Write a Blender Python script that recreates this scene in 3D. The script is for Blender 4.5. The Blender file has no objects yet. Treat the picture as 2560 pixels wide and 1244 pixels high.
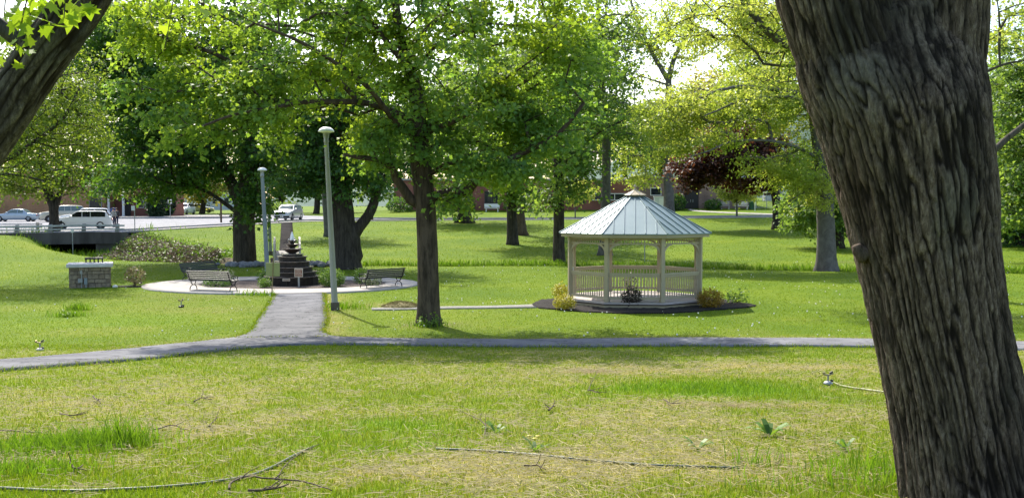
import bpy, math, random
import numpy as np
from mathutils import Vector, Matrix

# ------------------------------------------------------------------ camera, sky, sun, exposure
SC = bpy.context.scene
COL = SC.collection
FPX = 2600.0
CAMZ = 3.3
PITCH = math.atan(110.0 / FPX)
cam_d = bpy.data.cameras.new("camera")
cam_d.sensor_width = 36.0
cam_d.lens = 36.0 * FPX / 2560.0
cam_d.clip_start = 0.1
cam_d.clip_end = 5000.0
cam = bpy.data.objects.new("camera", cam_d)
cam.location = (0, 0, CAMZ)
cam.rotation_euler = (math.pi / 2 - PITCH, 0, 0)
COL.objects.link(cam)
SC.camera = cam

SUN_EL = math.radians(47)
SUN_AZ = math.radians(-26)          # measured from +Y towards +X: behind the trees, to the left
sun_dir = Vector((math.sin(SUN_AZ) * math.cos(SUN_EL), math.cos(SUN_AZ) * math.cos(SUN_EL), math.sin(SUN_EL)))
W = bpy.data.worlds.new("World")
SC.world = W
W.use_nodes = True
nt = W.node_tree
bg = nt.nodes["Background"]
sky = nt.nodes.new("ShaderNodeTexSky")
sky.sky_type = 'NISHITA'
sky.sun_disc = False
sky.sun_elevation = SUN_EL
sky.sun_rotation = SUN_AZ
sky.air_density = 1.0
sky.dust_density = 2.5
sky.ozone_density = 1.0
nt.links.new(sky.outputs[0], bg.inputs[0])
bg.inputs[1].default_value = 0.15
sl = bpy.data.lights.new("sun", 'SUN')
sl.energy = 3.3
sl.angle = math.radians(0.5)
sl.color = (1.0, 0.94, 0.82)
so = bpy.data.objects.new("sun", sl)
so.rotation_euler = (-sun_dir).to_track_quat('-Z', 'Y').to_euler()
COL.objects.link(so)
SC.view_settings.view_transform = 'Standard'
SC.view_settings.look = 'None'
SC.view_settings.gamma = 1.0
SC.view_settings.exposure = 1.22
SC.cycles.max_bounces = 8
SC.cycles.diffuse_bounces = 3
SC.cycles.glossy_bounces = 2
SC.cycles.transmission_bounces = 5
SC.cycles.transparent_max_bounces = 4
SC.cycles.use_denoising = True
SC.cycles.sample_clamp_indirect = 4.0

# ------------------------------------------------------------------ numeric helpers
def _hash(ix, iy, iz):
    h = (ix.astype(np.int64) * 374761393 + iy.astype(np.int64) * 668265263 + iz.astype(np.int64) * 2147483647) & 0x7fffffff
    h = ((h ^ (h >> 13)) * 1274126177) & 0x7fffffff
    return h ^ (h >> 16)

def perlin(p):
    p = np.asarray(p, float)
    i = np.floor(p).astype(np.int64)
    f = p - i
    u = f * f * f * (f * (f * 6 - 15) + 10)
    out = 0
    for dx in (0, 1):
        for dy in (0, 1):
            for dz in (0, 1):
                h = _hash(i[:, 0] + dx, i[:, 1] + dy, i[:, 2] + dz)
                gx = ((h & 255) / 127.5 - 1)
                gy = (((h >> 8) & 255) / 127.5 - 1)
                gz = (((h >> 16) & 255) / 127.5 - 1)
                d = gx * (f[:, 0] - dx) + gy * (f[:, 1] - dy) + gz * (f[:, 2] - dz)
                w = (u[:, 0] if dx else 1 - u[:, 0]) * (u[:, 1] if dy else 1 - u[:, 1]) * (u[:, 2] if dz else 1 - u[:, 2])
                out = out + w * d
    return out

def fbm(p, octv=3):
    p = np.asarray(p, float)
    a, s, o = 1.0, 0.0, 0
    for k in range(octv):
        o = o + a * perlin(p * (2 ** k) + 17.3 * k)
        s += a
        a *= 0.5
    return o / s

def fbm2(x, y, sc, seed=0.0, octv=3):
    x = np.atleast_1d(np.asarray(x, float)); y = np.atleast_1d(np.asarray(y, float))
    return fbm(np.stack([x / sc + seed, y / sc - seed, np.full_like(x, seed * 0.37 + 0.5)], 1), octv)

def sstep(a, b, x):
    t = np.clip((np.asarray(x, float) - a) / (b - a), 0, 1)
    return t * t * (3 - 2 * t)

def poly_dist(x, y, pts):
    x = np.asarray(x, float); y = np.asarray(y, float)
    d = np.full(x.shape, 1e9)
    for (ax, ay), (bx, by) in zip(pts[:-1], pts[1:]):
        vx, vy = bx - ax, by - ay
        t = np.clip(((x - ax) * vx + (y - ay) * vy) / (vx * vx + vy * vy), 0, 1)
        d = np.minimum(d, np.hypot(x - ax - t * vx, y - ay - t * vy))
    return d

def in_poly(x, y, pts):
    x = np.asarray(x, float); y = np.asarray(y, float)
    c = np.zeros(x.shape, bool)
    n = len(pts)
    for k in range(n):
        ax, ay = pts[k]; bx, by = pts[(k + 1) % n]
        if ay == by:
            continue
        cond = ((ay > y) != (by > y)) & (x < (bx - ax) * (y - ay) / (by - ay) + ax)
        c ^= cond
    return c

# ------------------------------------------------------------------ the lie of the land
PROF = np.array([(-60, 1.8), (0, 1.75), (3, 1.68), (6.5, 1.5), (10, 1.2), (13.5, 0.93), (18, 0.55), (22, 0.2), (25, 0.06), (29, 0.0), (2000, 0.0)])
_py = np.arange(-60, 2000, 0.5)
_pz = np.interp(_py, PROF[:, 0], PROF[:, 1])
_k = np.hanning(11); _k /= _k.sum()
_pz = np.convolve(np.pad(_pz, 5, mode='edge'), _k, mode='valid')
EDGE = np.array([(-90, 72), (-60, 76), (-29, 80), (-24, 91), (-20, 100), (-10, 105), (1, 107), (27, 107), (120, 107)], float)
_ex = np.arange(-200, 201, 1.0)
_ey = np.interp(_ex, EDGE[:, 0], EDGE[:, 1])
_k2 = np.hanning(7); _k2 /= _k2.sum()
_ey = np.convolve(np.pad(_ey, 3, mode='edge'), _k2, mode='valid')
EZ = np.array([(-200, .9), (-60, .9), (-45, .95), (-37, 1.0), (-29, 1.25), (-20, 1.68), (1, 1.72), (27, 2.02), (70, 2.2), (200, 2.2)])
CREEK = [(-36, 95), (-32.4, 78), (-28.4, 70), (-22, 63.5), (-12.5, 58.3), (-4, 57.5), (2.7, 58), (12, 54.5), (17, 52.8), (30, 50.5), (60, 49)]

def y_edge(x):
    return np.interp(x, _ex, _ey)

def z_base(x, y):
    x = np.asarray(x, float); y = np.asarray(y, float)
    z = np.interp(y, _py, _pz)
    ye = y_edge(x)
    ze = np.interp(x, EZ[:, 0], EZ[:, 1])
    t = np.clip((y - 61) / (ye - 61), 0, 1)
    z = z + ze * (0.55 * t + 0.45 * t * t)
    over = np.clip(y - ye, 0, None)
    rightish = sstep(-22, -10, x)
    z = z + 0.011 * np.clip(over, 0, 120) * (1 - rightish) + 0.06 * np.clip(over - 10, 0, 30) * rightish + 0.01 * np.clip(over - 40, 0, 100) * rightish
    return z

def z_mound(x, y):
    return 1.0 * sstep(-24, -37, x) * sstep(50, 64, y) * (1 - sstep(69, 76, y))

def z_ground(x, y):
    x = np.asarray(x, float); y = np.asarray(y, float)
    sh = x.shape
    xf = np.atleast_1d(x).ravel(); yf = np.atleast_1d(y).ravel()
    z = z_base(xf, yf)
    d = poly_dist(xf, yf, CREEK)
    wid = np.interp(xf, [-40, -29, -25, -10, 40], [3.6, 3.6, 2.2, 1.5, 1.3])
    c = 1 - sstep(wid * 0.35, wid * 1.15, d)
    bed = np.interp(xf, [-40, -30, -12, 40], [-0.5, -0.4, -0.5, -0.42])
    z = (z + z_mound(xf, yf)) * (1 - c) + bed * c
    near = (1 - sstep(40, 60, yf))
    z = z + near * 0.025 * fbm2(xf, yf, 2.2, 3.1, 2)
    return z.reshape(sh) if sh else float(z[0])

def zg(x, y):
    return float(z_ground(np.array([x]), np.array([y]))[0])

cp, sp = math.cos(PITCH), math.sin(PITCH)
def ray(px, py):
    dx = (px - 1280.0) / FPX
    u = (622.0 - py) / FPX
    v = np.array([dx, cp + u * sp, -sp + u * cp])
    return v / v[1]

def P(px, py, D):
    r = ray(px, py)
    return Vector((r[0] * D, D, CAMZ + r[2] * D))

def G(px, py):
    """Ground point seen at that pixel of the photograph."""
    r = ray(px, py)
    D = np.concatenate([np.arange(3, 60, 0.05), np.arange(60, 300, 0.1)])
    z = z_ground(r[0] * D, D)
    h = CAMZ + r[2] * D - z
    k = np.argmax(h < 0)
    if not (h < 0).any():
        k = len(D) - 1
    d = D[k]
    return Vector((r[0] * d, d, float(z[k])))

def GD(px, D):
    x = (px - 1280.0) / FPX * D
    return Vector((x, D, zg(x, D)))

# ------------------------------------------------------------------ objects
def tag(o, label=None, cat=None, group=None, kind=None):
    if label: o['label'] = label
    if cat: o['category'] = cat
    if group: o['group'] = group
    if kind: o['kind'] = kind
    return o

def thing(name, loc, label, cat, rz=0.0, group=None):
    o = bpy.data.objects.new(name, None)
    o.empty_display_size = 0.2
    o.location = loc
    o.rotation_euler = (0, 0, rz)
    COL.objects.link(o)
    return tag(o, label, cat, group)

def link_mesh(name, me, material=None, parent=None, smooth=False):
    o = bpy.data.objects.new(name, me)
    COL.objects.link(o)
    if material is not None:
        me.materials.append(material)
    if parent is not None:
        o.parent = parent
    if smooth:
        me.polygons.foreach_set("use_smooth", np.ones(len(me.polygons), bool))
    return o

def mesh_np(name, verts, faces, material=None, parent=None, smooth=False, attrs=None):
    """verts (N,3) and faces: one (M,k) array or a list of such arrays."""
    verts = np.asarray(verts, np.float32)
    if not isinstance(faces, list):
        faces = [faces]
    faces = [np.asarray(f, np.int32) for f in faces if len(f)]
    me = bpy.data.meshes.new(name)
    me.vertices.add(len(verts))
    me.vertices.foreach_set("co", verts.ravel())
    nl = sum(f.size for f in faces); npoly = sum(len(f) for f in faces)
    me.loops.add(nl); me.polygons.add(npoly)
    me.loops.foreach_set("vertex_index", np.concatenate([f.ravel() for f in faces]))
    tot = np.concatenate([np.full(len(f), f.shape[1], np.int32) for f in faces])
    start = np.concatenate([[0], np.cumsum(tot)[:-1]]).astype(np.int32)
    me.polygons.foreach_set("loop_start", start)
    me.polygons.foreach_set("loop_total", tot)
    if attrs:
        for k, v in attrs.items():
            a = me.attributes.new(k, 'FLOAT', 'POINT')
            a.data.foreach_set("value", np.asarray(v, np.float32))
    me.update(calc_edges=True)
    return link_mesh(name, me, material, parent, smooth)

class MB:
    """Collects shapes into one mesh."""
    def __init__(self):
        self.v = []; self.f = []; self.n = 0
    def add(self, verts, faces):
        self.v += [tuple(p) for p in verts]
        self.f += [tuple(i + self.n for i in q) for q in faces]
        self.n += len(verts)
        return self
    def box(self, c, s, rz=0.0, rx=0.0, ry=0.0, taper=1.0):
        m = Matrix.Translation(Vector(c)) @ Matrix.Rotation(rz, 4, 'Z') @ Matrix.Rotation(ry, 4, 'Y') @ Matrix.Rotation(rx, 4, 'X')
        x, y, z = s[0] / 2, s[1] / 2, s[2] / 2
        vs = []
        for k in (-1, 1):
            t = taper if k > 0 else 1.0
            vs += [m @ Vector((-x * t, -y * t, k * z)), m @ Vector((x * t, -y * t, k * z)), m @ Vector((x * t, y * t, k * z)), m @ Vector((-x * t, y * t, k * z))]
        self.add(vs, [(3, 2, 1, 0), (4, 5, 6, 7), (0, 1, 5, 4), (1, 2, 6, 5), (2, 3, 7, 6), (3, 0, 4, 7)])
        return self
    def bbox(self, c, s, b=0.01, rz=0.0, rx=0.0, ry=0.0):
        """A box with chamfered edges."""
        m = Matrix.Translation(Vector(c)) @ Matrix.Rotation(rz, 4, 'Z') @ Matrix.Rotation(ry, 4, 'Y') @ Matrix.Rotation(rx, 4, 'X')
        import bmesh
        bm = bmesh.new()
        bmesh.ops.create_cube(bm, size=1.0)
        for v in bm.verts:
            v.co = Vector((v.co.x * s[0], v.co.y * s[1], v.co.z * s[2]))
        bmesh.ops.bevel(bm, geom=list(bm.edges), offset=min(b, min(s) * 0.45), segments=2, affect='EDGES', profile=0.5)
        bm.verts.index_update()
        self.add([m @ v.co for v in bm.verts], [[v.index for v in f.verts] for f in bm.faces])
        bm.free()
        return self
    def bar(self, a, b, w, h=None, up=(0, 0, 1)):
        a = Vector(a); b = Vector(b); h = h or w
        d = (b - a).normalized()
        u = Vector(up)
        if abs(d.dot(u)) > 0.98:
            u = Vector((0, 1, 0))
        s = d.cross(u).normalized(); u = s.cross(d)
        vs = []
        for p in (a, b):
            for i, j in ((-1, -1), (1, -1), (1, 1), (-1, 1)):
                vs.append(p + s * (i * w / 2) + u * (j * h / 2))
        self.add(vs, [(0, 1, 2, 3), (7, 6, 5, 4), (0, 4, 5, 1), (1, 5, 6, 2), (2, 6, 7, 3), (3, 7, 4, 0)])
        return self
    def tube(self, pts, r, n=8, caps=True):
        v, f = tube_np(np.array([tuple(p) for p in pts], float), np.full(len(pts), r) if np.isscalar(r) else np.array(r, float), n)
        self.add(v.tolist(), f.tolist())
        return self
    def lathe(self, prof, n=24, c=(0, 0, 0), a0=0.0):
        vs = []; fs = []
        for (r, z) in prof:
            for k in range(n):
                a = a0 + 2 * math.pi * k / n
                vs.append((c[0] + r * math.cos(a), c[1] + r * math.sin(a), c[2] + z))
        for i in range(len(prof) - 1):
            for k in range(n):
                k2 = (k + 1) % n
                fs.append((i * n + k, i * n + k2, (i + 1) * n + k2, (i + 1) * n + k))
        self.add(vs, fs)
        return self
    def poly(self, pts):
        self.add(pts, [tuple(range(len(pts)))])
        return self
    def prism(self, pts, off):
        n = len(pts); off = Vector(off)
        vs = [Vector(p) for p in pts] + [Vector(p) + off for p in pts]
        fs = [tuple(reversed(range(n))), tuple(range(n, 2 * n))] + [(k, (k + 1) % n, (k + 1) % n + n, k + n) for k in range(n)]
        self.add(vs, fs)
        return self
    def ball(self, c, r, n=10, m=7, s=(1, 1, 1)):
        vs = []; fs = []
        for i in range(m + 1):
            t = math.pi * i / m
            for k in range(n):
                a = 2 * math.pi * k / n
                vs.append((c[0] + r * s[0] * math.sin(t) * math.cos(a), c[1] + r * s[1] * math.sin(t) * math.sin(a), c[2] + r * s[2] * math.cos(t)))
        for i in range(m):
            for k in range(n):
                fs.append((i * n + k, (i + 1) * n + k, (i + 1) * n + (k + 1) % n, i * n + (k + 1) % n))
        self.add(vs, fs)
        return self
    def build(self, name, material, parent=None, smooth=False):
        me = bpy.data.meshes.new(name)
        me.from_pydata([tuple(p) for p in self.v], [], self.f)
        me.update()
        return link_mesh(name, me, material, parent, smooth)

def frames(pts):
    n = len(pts)
    t = np.zeros_like(pts)
    t[1:-1] = pts[2:] - pts[:-2]; t[0] = pts[1] - pts[0]; t[-1] = pts[-1] - pts[-2]
    t /= np.linalg.norm(t, axis=1)[:, None] + 1e-9
    ref = np.array([1.0, 0, 0]) if abs(t[0][0]) < 0.8 else np.array([0, 1.0, 0])
    s = np.zeros_like(pts); b = np.zeros_like(pts)
    cur = ref
    for i in range(n):
        cur = cur - t[i] * np.dot(cur, t[i])
        cur = cur / (np.linalg.norm(cur) + 1e-9)
        s[i] = cur
        b[i] = np.cross(t[i], cur)
    return t, s, b

def tube_np(pts, rad, n=8, disp=None):
    t, s, b = frames(pts)
    a = np.arange(n) * 2 * math.pi / n
    R = np.broadcast_to(np.asarray(rad, float)[:, None], (len(pts), n)).copy()
    V = pts[:, None, :] + (np.cos(a)[None, :, None] * s[:, None, :] + np.sin(a)[None, :, None] * b[:, None, :]) * R[:, :, None]
    if disp is not None:
        N = V - pts[:, None, :]
        N /= np.linalg.norm(N, axis=2)[:, :, None] + 1e-9
        V = V + N * disp(V, pts, a, R)[:, :, None]
    m = len(pts)
    idx = np.arange(m * n).reshape(m, n)
    f = np.stack([idx[:-1], np.roll(idx[:-1], -1, 1), np.roll(idx[1:], -1, 1), idx[1:]], 2).reshape(-1, 4)
    V = V.reshape(-1, 3)
    # end caps as fans of quads folded onto a centre point
    V = np.concatenate([V, pts[:1], pts[-1:]])
    c0, c1 = m * n, m * n + 1
    k = np.arange(n)
    cap0 = np.stack([np.full(n, c0), (k + 1) % n, k, np.full(n, c0)], 1)
    cap1 = np.stack([np.full(n, c1), idx[-1], np.roll(idx[-1], -1), np.full(n, c1)], 1)
    if n % 2 == 0:
        k2 = np.arange(0, n, 2)
        cap0 = np.stack([np.full(n // 2, c0), (k2 + 2) % n, k2 + 1, k2], 1)
        cap1 = np.stack([np.full(n // 2, c1), idx[-1][k2], idx[-1][k2 + 1], idx[-1][(k2 + 2) % n]], 1)
        f = np.concatenate([f, cap0, cap1])
    return V, f

def resample(pts, step):
    pts = np.array([tuple(p) for p in pts], float)
    # Catmull-Rom through the points
    out = []
    Q = np.concatenate([[2 * pts[0] - pts[1]], pts, [2 * pts[-1] - pts[-2]]])
    for i in range(1, len(Q) - 2):
        p0, p1, p2, p3 = Q[i - 1:i + 3]
        n = max(1, int(np.linalg.norm(p2 - p1) / step))
        for k in range(n):
            t = k / n
            out.append(0.5 * ((2 * p1) + (-p0 + p2) * t + (2 * p0 - 5 * p1 + 4 * p2 - p3) * t * t + (-p0 + 3 * p1 - 3 * p2 + p3) * t ** 3))
    out.append(pts[-1])
    return np.array(out)
# ------------------------------------------------------------------ materials
class NT:
    def __init__(self, name):
        self.m = bpy.data.materials.new(name)
        self.m.use_nodes = True
        self.t = self.m.node_tree
        self.b = self.t.nodes["Principled BSDF"]
        self.out = self.t.nodes["Material Output"]
    def n(self, typ, **kw):
        nd = self.t.nodes.new(typ)
        for k, v in kw.items():
            setattr(nd, k, v)
        return nd
    def l(self, a, b):
        self.t.links.new(a, b)
    def coord(self, scale=(1, 1, 1), kind='Object'):
        tc = self.n("ShaderNodeTexCoord")
        mp = self.n("ShaderNodeMapping")
        mp.inputs['Scale'].default_value = scale
        self.l(tc.outputs[kind], mp.inputs['Vector'])
        return mp.outputs['Vector']
    def noise(self, vec, scale, detail=4, rough=0.55, dist=0.0):
        nz = self.n("ShaderNodeTexNoise")
        nz.inputs['Scale'].default_value = scale
        nz.inputs['Detail'].default_value = detail
        nz.inputs['Roughness'].default_value = rough
        nz.inputs['Distortion'].default_value = dist
        if vec is not None:
            self.l(vec, nz.inputs['Vector'])
        return nz.outputs['Fac']
    def ramp(self, fac, stops):
        r = self.n("ShaderNodeValToRGB")
        e = r.color_ramp.elements
        while len(e) < len(stops):
            e.new(0.5)
        for el, (p, c) in zip(e, stops):
            el.position = p
            el.color = (c[0], c[1], c[2], 1)
        self.l(fac, r.inputs['Fac'])
        return r.outputs['Color']
    def mix(self, fac, a, b, mode='MIX'):
        m = self.n("ShaderNodeMix", data_type='RGBA', blend_type=mode)
        for s, v in ((m.inputs['Factor'], fac), (m.inputs['A'], a), (m.inputs['B'], b)):
            pass
        fi = [i for i in m.inputs if i.name == 'Factor' and i.type == 'VALUE'][0]
        ai = [i for i in m.inputs if i.name == 'A' and i.type == 'RGBA'][0]
        bi = [i for i in m.inputs if i.name == 'B' and i.type == 'RGBA'][0]
        for s, v in ((fi, fac), (ai, a), (bi, b)):
            if hasattr(v, 'is_output') or isinstance(v, bpy.types.NodeSocket):
                self.l(v, s)
            elif isinstance(v, (int, float)):
                s.default_value = v
            else:
                s.default_value = (v[0], v[1], v[2], 1)
        return [o for o in m.outputs if o.type == 'RGBA'][0]
    def math(self, op, a, b=None):
        m = self.n("ShaderNodeMath", operation=op)
        for i, v in enumerate((a, b)):
            if v is None: continue
            if isinstance(v, (int, float)): m.inputs[i].default_value = v
            else: self.l(v, m.inputs[i])
        return m.outputs[0]
    def bump(self, h, strength=0.4, dist=0.02):
        b = self.n("ShaderNodeBump")
        b.inputs['Strength'].default_value = strength
        b.inputs['Distance'].default_value = dist
        self.l(h, b.inputs['Height'])
        self.l(b.outputs['Normal'], self.b.inputs['Normal'])
        return b
    def base(self, c):
        if isinstance(c, bpy.types.NodeSocket): self.l(c, self.b.inputs['Base Color'])
        else: self.b.inputs['Base Color'].default_value = (c[0], c[1], c[2], 1)
    def set(self, rough=0.6, metal=0.0, spec=0.4):
        self.b.inputs['Roughness'].default_value = rough
        self.b.inputs['Metallic'].default_value = metal
        self.b.inputs['Specular IOR Level'].default_value = spec

def noisy(name, stops, scale=5, rough=0.7, bump=0.0, bscale=None, stretch=(1, 1, 1), metal=0.0, spec=0.35, detail=5, bd=0.02):
    t = NT(name)
    v = t.coord(stretch)
    f = t.noise(v, scale, detail)
    if len(stops) == 2:
        st = [(0.33, stops[0]), (0.68, stops[1])]
    else:
        st = [(0.3 + 0.4 * k / (len(stops) - 1), c) for k, c in enumerate(stops)]
    t.base(t.ramp(f, st))
    t.set(rough, metal, spec)
    if bump:
        t.bump(t.noise(v, bscale or scale * 4, 6), bump, bd)
    return t.m

def leaf_mat(name, cols, trans, mixf=0.5, rough=0.5, patch=None, pscale=0.35):
    """cols: three tints met leaf by leaf; trans: the tint of light passing through; patch: a second set of tints mixed in by region of the crown."""
    t = NT(name)
    g = t.n("ShaderNodeNewGeometry")
    rnd = g.outputs['Random Per Island']
    c = t.ramp(rnd, [(0.0, cols[0]), (0.5, cols[1]), (1.0, cols[2])])
    tr = t.ramp(rnd, [(0.0, trans[0]), (1.0, trans[1])])
    if patch is not None:
        nz = t.noise(t.coord(), pscale, 2)
        f = t.ramp(nz, [(0.42, (0, 0, 0)), (0.6, (1, 1, 1))])
        c = t.mix(f, c, t.ramp(rnd, [(0.0, patch[0]), (1.0, patch[1])]))
        tr = t.mix(f, tr, t.ramp(rnd, [(0.0, patch[2]), (1.0, patch[3])]))
    t.base(c)
    t.set(rough, 0, 0.35)
    tl = t.n("ShaderNodeBsdfTranslucent")
    t.l(tr, tl.inputs['Color'])
    mx = t.n("ShaderNodeMixShader")
    mx.inputs[0].default_value = mixf
    t.l(t.b.outputs[0], mx.inputs[1]); t.l(tl.outputs[0], mx.inputs[2])
    t.l(mx.outputs[0], t.out.inputs['Surface'])
    return t.m

def bark_mat(name, dark, light, lichen=None, scale=9, stretch=(1, 1, 0.18), bump=0.9, bd=0.03):
    t = NT(name)
    v = t.coord(stretch)
    f = t.noise(v, scale, 7, 0.65, 0.6)
    c = t.ramp(f, [(0.3, dark), (0.62, light)])
    if lichen:
        p = t.noise(t.coord((1, 1, 0.5)), 1.6, 5, 0.6)
        c = t.mix(t.ramp(p, [(0.52, (0, 0, 0)), (0.66, (1, 1, 1))]), c, t.mix(f, dark, lichen))
    t.base(c)
    t.set(0.9, 0, 0.15)
    t.bump(f, bump, bd)
    return t.m

def plate_bark(name, deep, plate, worn, moss, rust):
    """Old bark: dark brown fissures, recess shade put into their colour, between weathered grey brown plates."""
    t = NT(name)
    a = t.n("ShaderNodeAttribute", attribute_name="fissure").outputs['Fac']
    v = t.coord((1, 1, 0.26))
    f = t.noise(v, 48, 8, 0.78, 0.5)
    g = t.noise(t.coord((1, 1, 0.45)), 2.3, 5, 0.6)
    h = t.noise(t.coord((1, 1, 0.5)), 1.3, 4, 0.55)
    c = t.ramp(f, [(0.34, tuple(x * 0.22 for x in plate)), (0.5, plate), (0.66, tuple(x * 1.15 for x in worn))])
    c = t.mix(t.ramp(g, [(0.50, (0, 0, 0)), (0.68, (1, 1, 1))]), c, t.ramp(f, [(0.3, tuple(x * 0.4 for x in moss)), (0.7, moss)]))
    c = t.mix(t.math('MULTIPLY', t.ramp(h, [(0.52, (0, 0, 0)), (0.7, (1, 1, 1))]), 0.55), c, t.ramp(f, [(0.3, tuple(x * 0.45 for x in rust)), (0.7, rust)]))
    s_ = t.noise(t.coord((1.6, 1.6, 0.5)), 1.7, 4, 0.6, 0.8)
    c = t.mix(t.math('MULTIPLY', t.ramp(s_, [(0.50, (0, 0, 0)), (0.64, (1, 1, 1))]), 0.62), c, tuple(x * 0.6 for x in deep))
    c = t.mix(a, c, deep)  # fissure brown, deepened: the colour carries furrow shade that the relief barely shows
    t.base(c); t.set(0.92, 0, 0.12)
    t.bump(f, 1.0, 0.02)
    return t.m
M = {}
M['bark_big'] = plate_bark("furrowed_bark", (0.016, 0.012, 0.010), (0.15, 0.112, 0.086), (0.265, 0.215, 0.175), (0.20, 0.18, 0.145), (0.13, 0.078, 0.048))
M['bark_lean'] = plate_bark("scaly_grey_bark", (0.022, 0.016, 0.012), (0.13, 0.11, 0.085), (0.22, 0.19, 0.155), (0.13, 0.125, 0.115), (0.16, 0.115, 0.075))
def ground_mat():
    t = NT("lawn_ground")
    v = t.coord()
    a = t.n("ShaderNodeAttribute", attribute_name="straw").outputs['Fac']
    so = t.n("ShaderNodeAttribute", attribute_name="soil").outputs['Fac']
    lu = t.n("ShaderNodeAttribute", attribute_name="lush").outputs['Fac']
    big = t.noise(v, 0.22, 4)
    mid = t.noise(v, 1.7, 5)
    fine = t.noise(t.coord((1, 0.55, 1)), 26, 5, 0.7)
    green = t.ramp(big, [(0.33, (0.092, 0.16, 0.004)), (0.55, (0.14, 0.205, 0.005)), (0.72, (0.185, 0.235, 0.007))])
    green = t.mix(t.math('MULTIPLY', t.ramp(mid, [(0.45, (0, 0, 0)), (0.75, (1, 1, 1))]), 0.4), green, (0.08, 0.15, 0.008))
    green = t.mix(t.ramp(fine, [(0.35, (1, 1, 1)), (0.62, (0, 0, 0))]), green, t.mix(0.6, green, (0.025, 0.06, 0.006)))
    lush = t.mix(t.ramp(fine, [(0.3, (0, 0, 0)), (0.7, (1, 1, 1))]), (0.06, 0.15, 0.010), (0.13, 0.25, 0.014))
    green = t.mix(lu, green, lush)
    straw = t.ramp(fine, [(0.28, (0.12, 0.098, 0.025)), (0.5, (0.23, 0.20, 0.05)), (0.72, (0.33, 0.285, 0.10))])
    c = t.mix(a, green, straw)
    soil = t.ramp(fine, [(0.3, (0.05, 0.034, 0.022)), (0.7, (0.17, 0.125, 0.085))])
    c = t.mix(so, c, soil)
    t.base(c)
    t.set(0.9, 0, 0.1)
    t.bump(fine, 0.55, 0.04)
    return t.m
M['ground'] = ground_mat()
def asphalt_mat(name, a, b):
    t = NT(name)
    v = t.coord()
    f = t.noise(v, 160, 3, 0.7)
    g = t.noise(v, 1.1, 5)
    c = t.ramp(f, [(0.3, a), (0.7, b)])
    c = t.mix(t.math('MULTIPLY', t.ramp(g, [(0.4, (0, 0, 0)), (0.7, (1, 1, 1))]), 0.35), c, tuple(x * 1.7 for x in b))
    k = t.noise(t.coord((1, 1.6, 1)), 2.4, 6, 0.7, 0.4)
    c = t.mix(t.math('MULTIPLY', t.ramp(k, [(0.56, (0, 0, 0)), (0.63, (1, 1, 1))]), 0.55), c, tuple(x * 0.55 for x in a))
    vo = t.n("ShaderNodeTexVoronoi", feature='DISTANCE_TO_EDGE'); vo.inputs['Scale'].default_value = 0.9
    wv = t.n("ShaderNodeVectorMath", operation='ADD'); t.l(v, wv.inputs[0])
    nz2 = t.n("ShaderNodeTexNoise"); nz2.inputs['Scale'].default_value = 2.5; t.l(v, nz2.inputs['Vector']); t.l(nz2.outputs['Color'], wv.inputs[1]); t.l(wv.outputs[0], vo.inputs['Vector'])
    c = t.mix(t.math('MULTIPLY', t.ramp(vo.outputs['Distance'], [(0.0, (1, 1, 1)), (0.022, (0, 0, 0))]), 0.6), c, (0.025, 0.024, 0.024))
    t.base(c); t.set(1.0, 0, 0.0)
    t.bump(f, 0.5, 0.006)
    return t.m
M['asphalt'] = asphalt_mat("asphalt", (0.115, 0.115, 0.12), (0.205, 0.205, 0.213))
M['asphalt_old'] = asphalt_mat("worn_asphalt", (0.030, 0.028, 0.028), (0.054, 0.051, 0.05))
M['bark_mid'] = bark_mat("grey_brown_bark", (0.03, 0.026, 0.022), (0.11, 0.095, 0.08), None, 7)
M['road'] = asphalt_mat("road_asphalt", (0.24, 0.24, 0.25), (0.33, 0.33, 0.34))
M['concrete'] = noisy("pale_concrete", [(0.31, 0.285, 0.255), (0.41, 0.38, 0.345)], 3, 0.85, 0.25, 60)
M['gravel'] = noisy("grey_gravel", [(0.15, 0.15, 0.14), (0.26, 0.255, 0.235)], 14, 0.95, 0.6, 60)
M['concrete_dark'] = noisy("weathered_concrete", [(0.055, 0.046, 0.04), (0.13, 0.115, 0.10)], 1.2, 0.9, 0.3, 20, (1, 1, 0.25))
M['concrete_mid'] = noisy("grey_concrete", [(0.24, 0.23, 0.22), (0.34, 0.33, 0.31)], 2, 0.85, 0.2, 30)
M['mulch'] = noisy("dark_mulch", [(0.006, 0.005, 0.0045), (0.016, 0.0125, 0.011), (0.034, 0.027, 0.023)], 30, 0.95, 1.0, 45, bd=0.05)
M['mulch_brown'] = noisy("brown_mulch", [(0.05, 0.035, 0.03), (0.11, 0.085, 0.075), (0.17, 0.145, 0.13)], 22, 0.95, 1.0, 45, bd=0.05)
M['weeds'] = noisy("dry_weed_bank", [(0.05, 0.045, 0.02), (0.10, 0.08, 0.045), (0.15, 0.12, 0.08)], 8, 0.95, 0.8, 20, bd=0.06)
M['bark'] = bark_mat("brown_bark", (0.022, 0.017, 0.012), (0.105, 0.08, 0.058), None, 9)
M['bark_dark'] = bark_mat("dark_bark", (0.018, 0.015, 0.012), (0.078, 0.065, 0.053), None, 8)
M['bark_grey'] = bark_mat("smooth_grey_bark", (0.075, 0.07, 0.065), (0.155, 0.145, 0.135), None, 3, (1, 1, 0.8), 0.3)
M['bark_brown'] = bark_mat("reddish_bark", (0.05, 0.035, 0.025), (0.14, 0.10, 0.07), None, 6)

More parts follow.
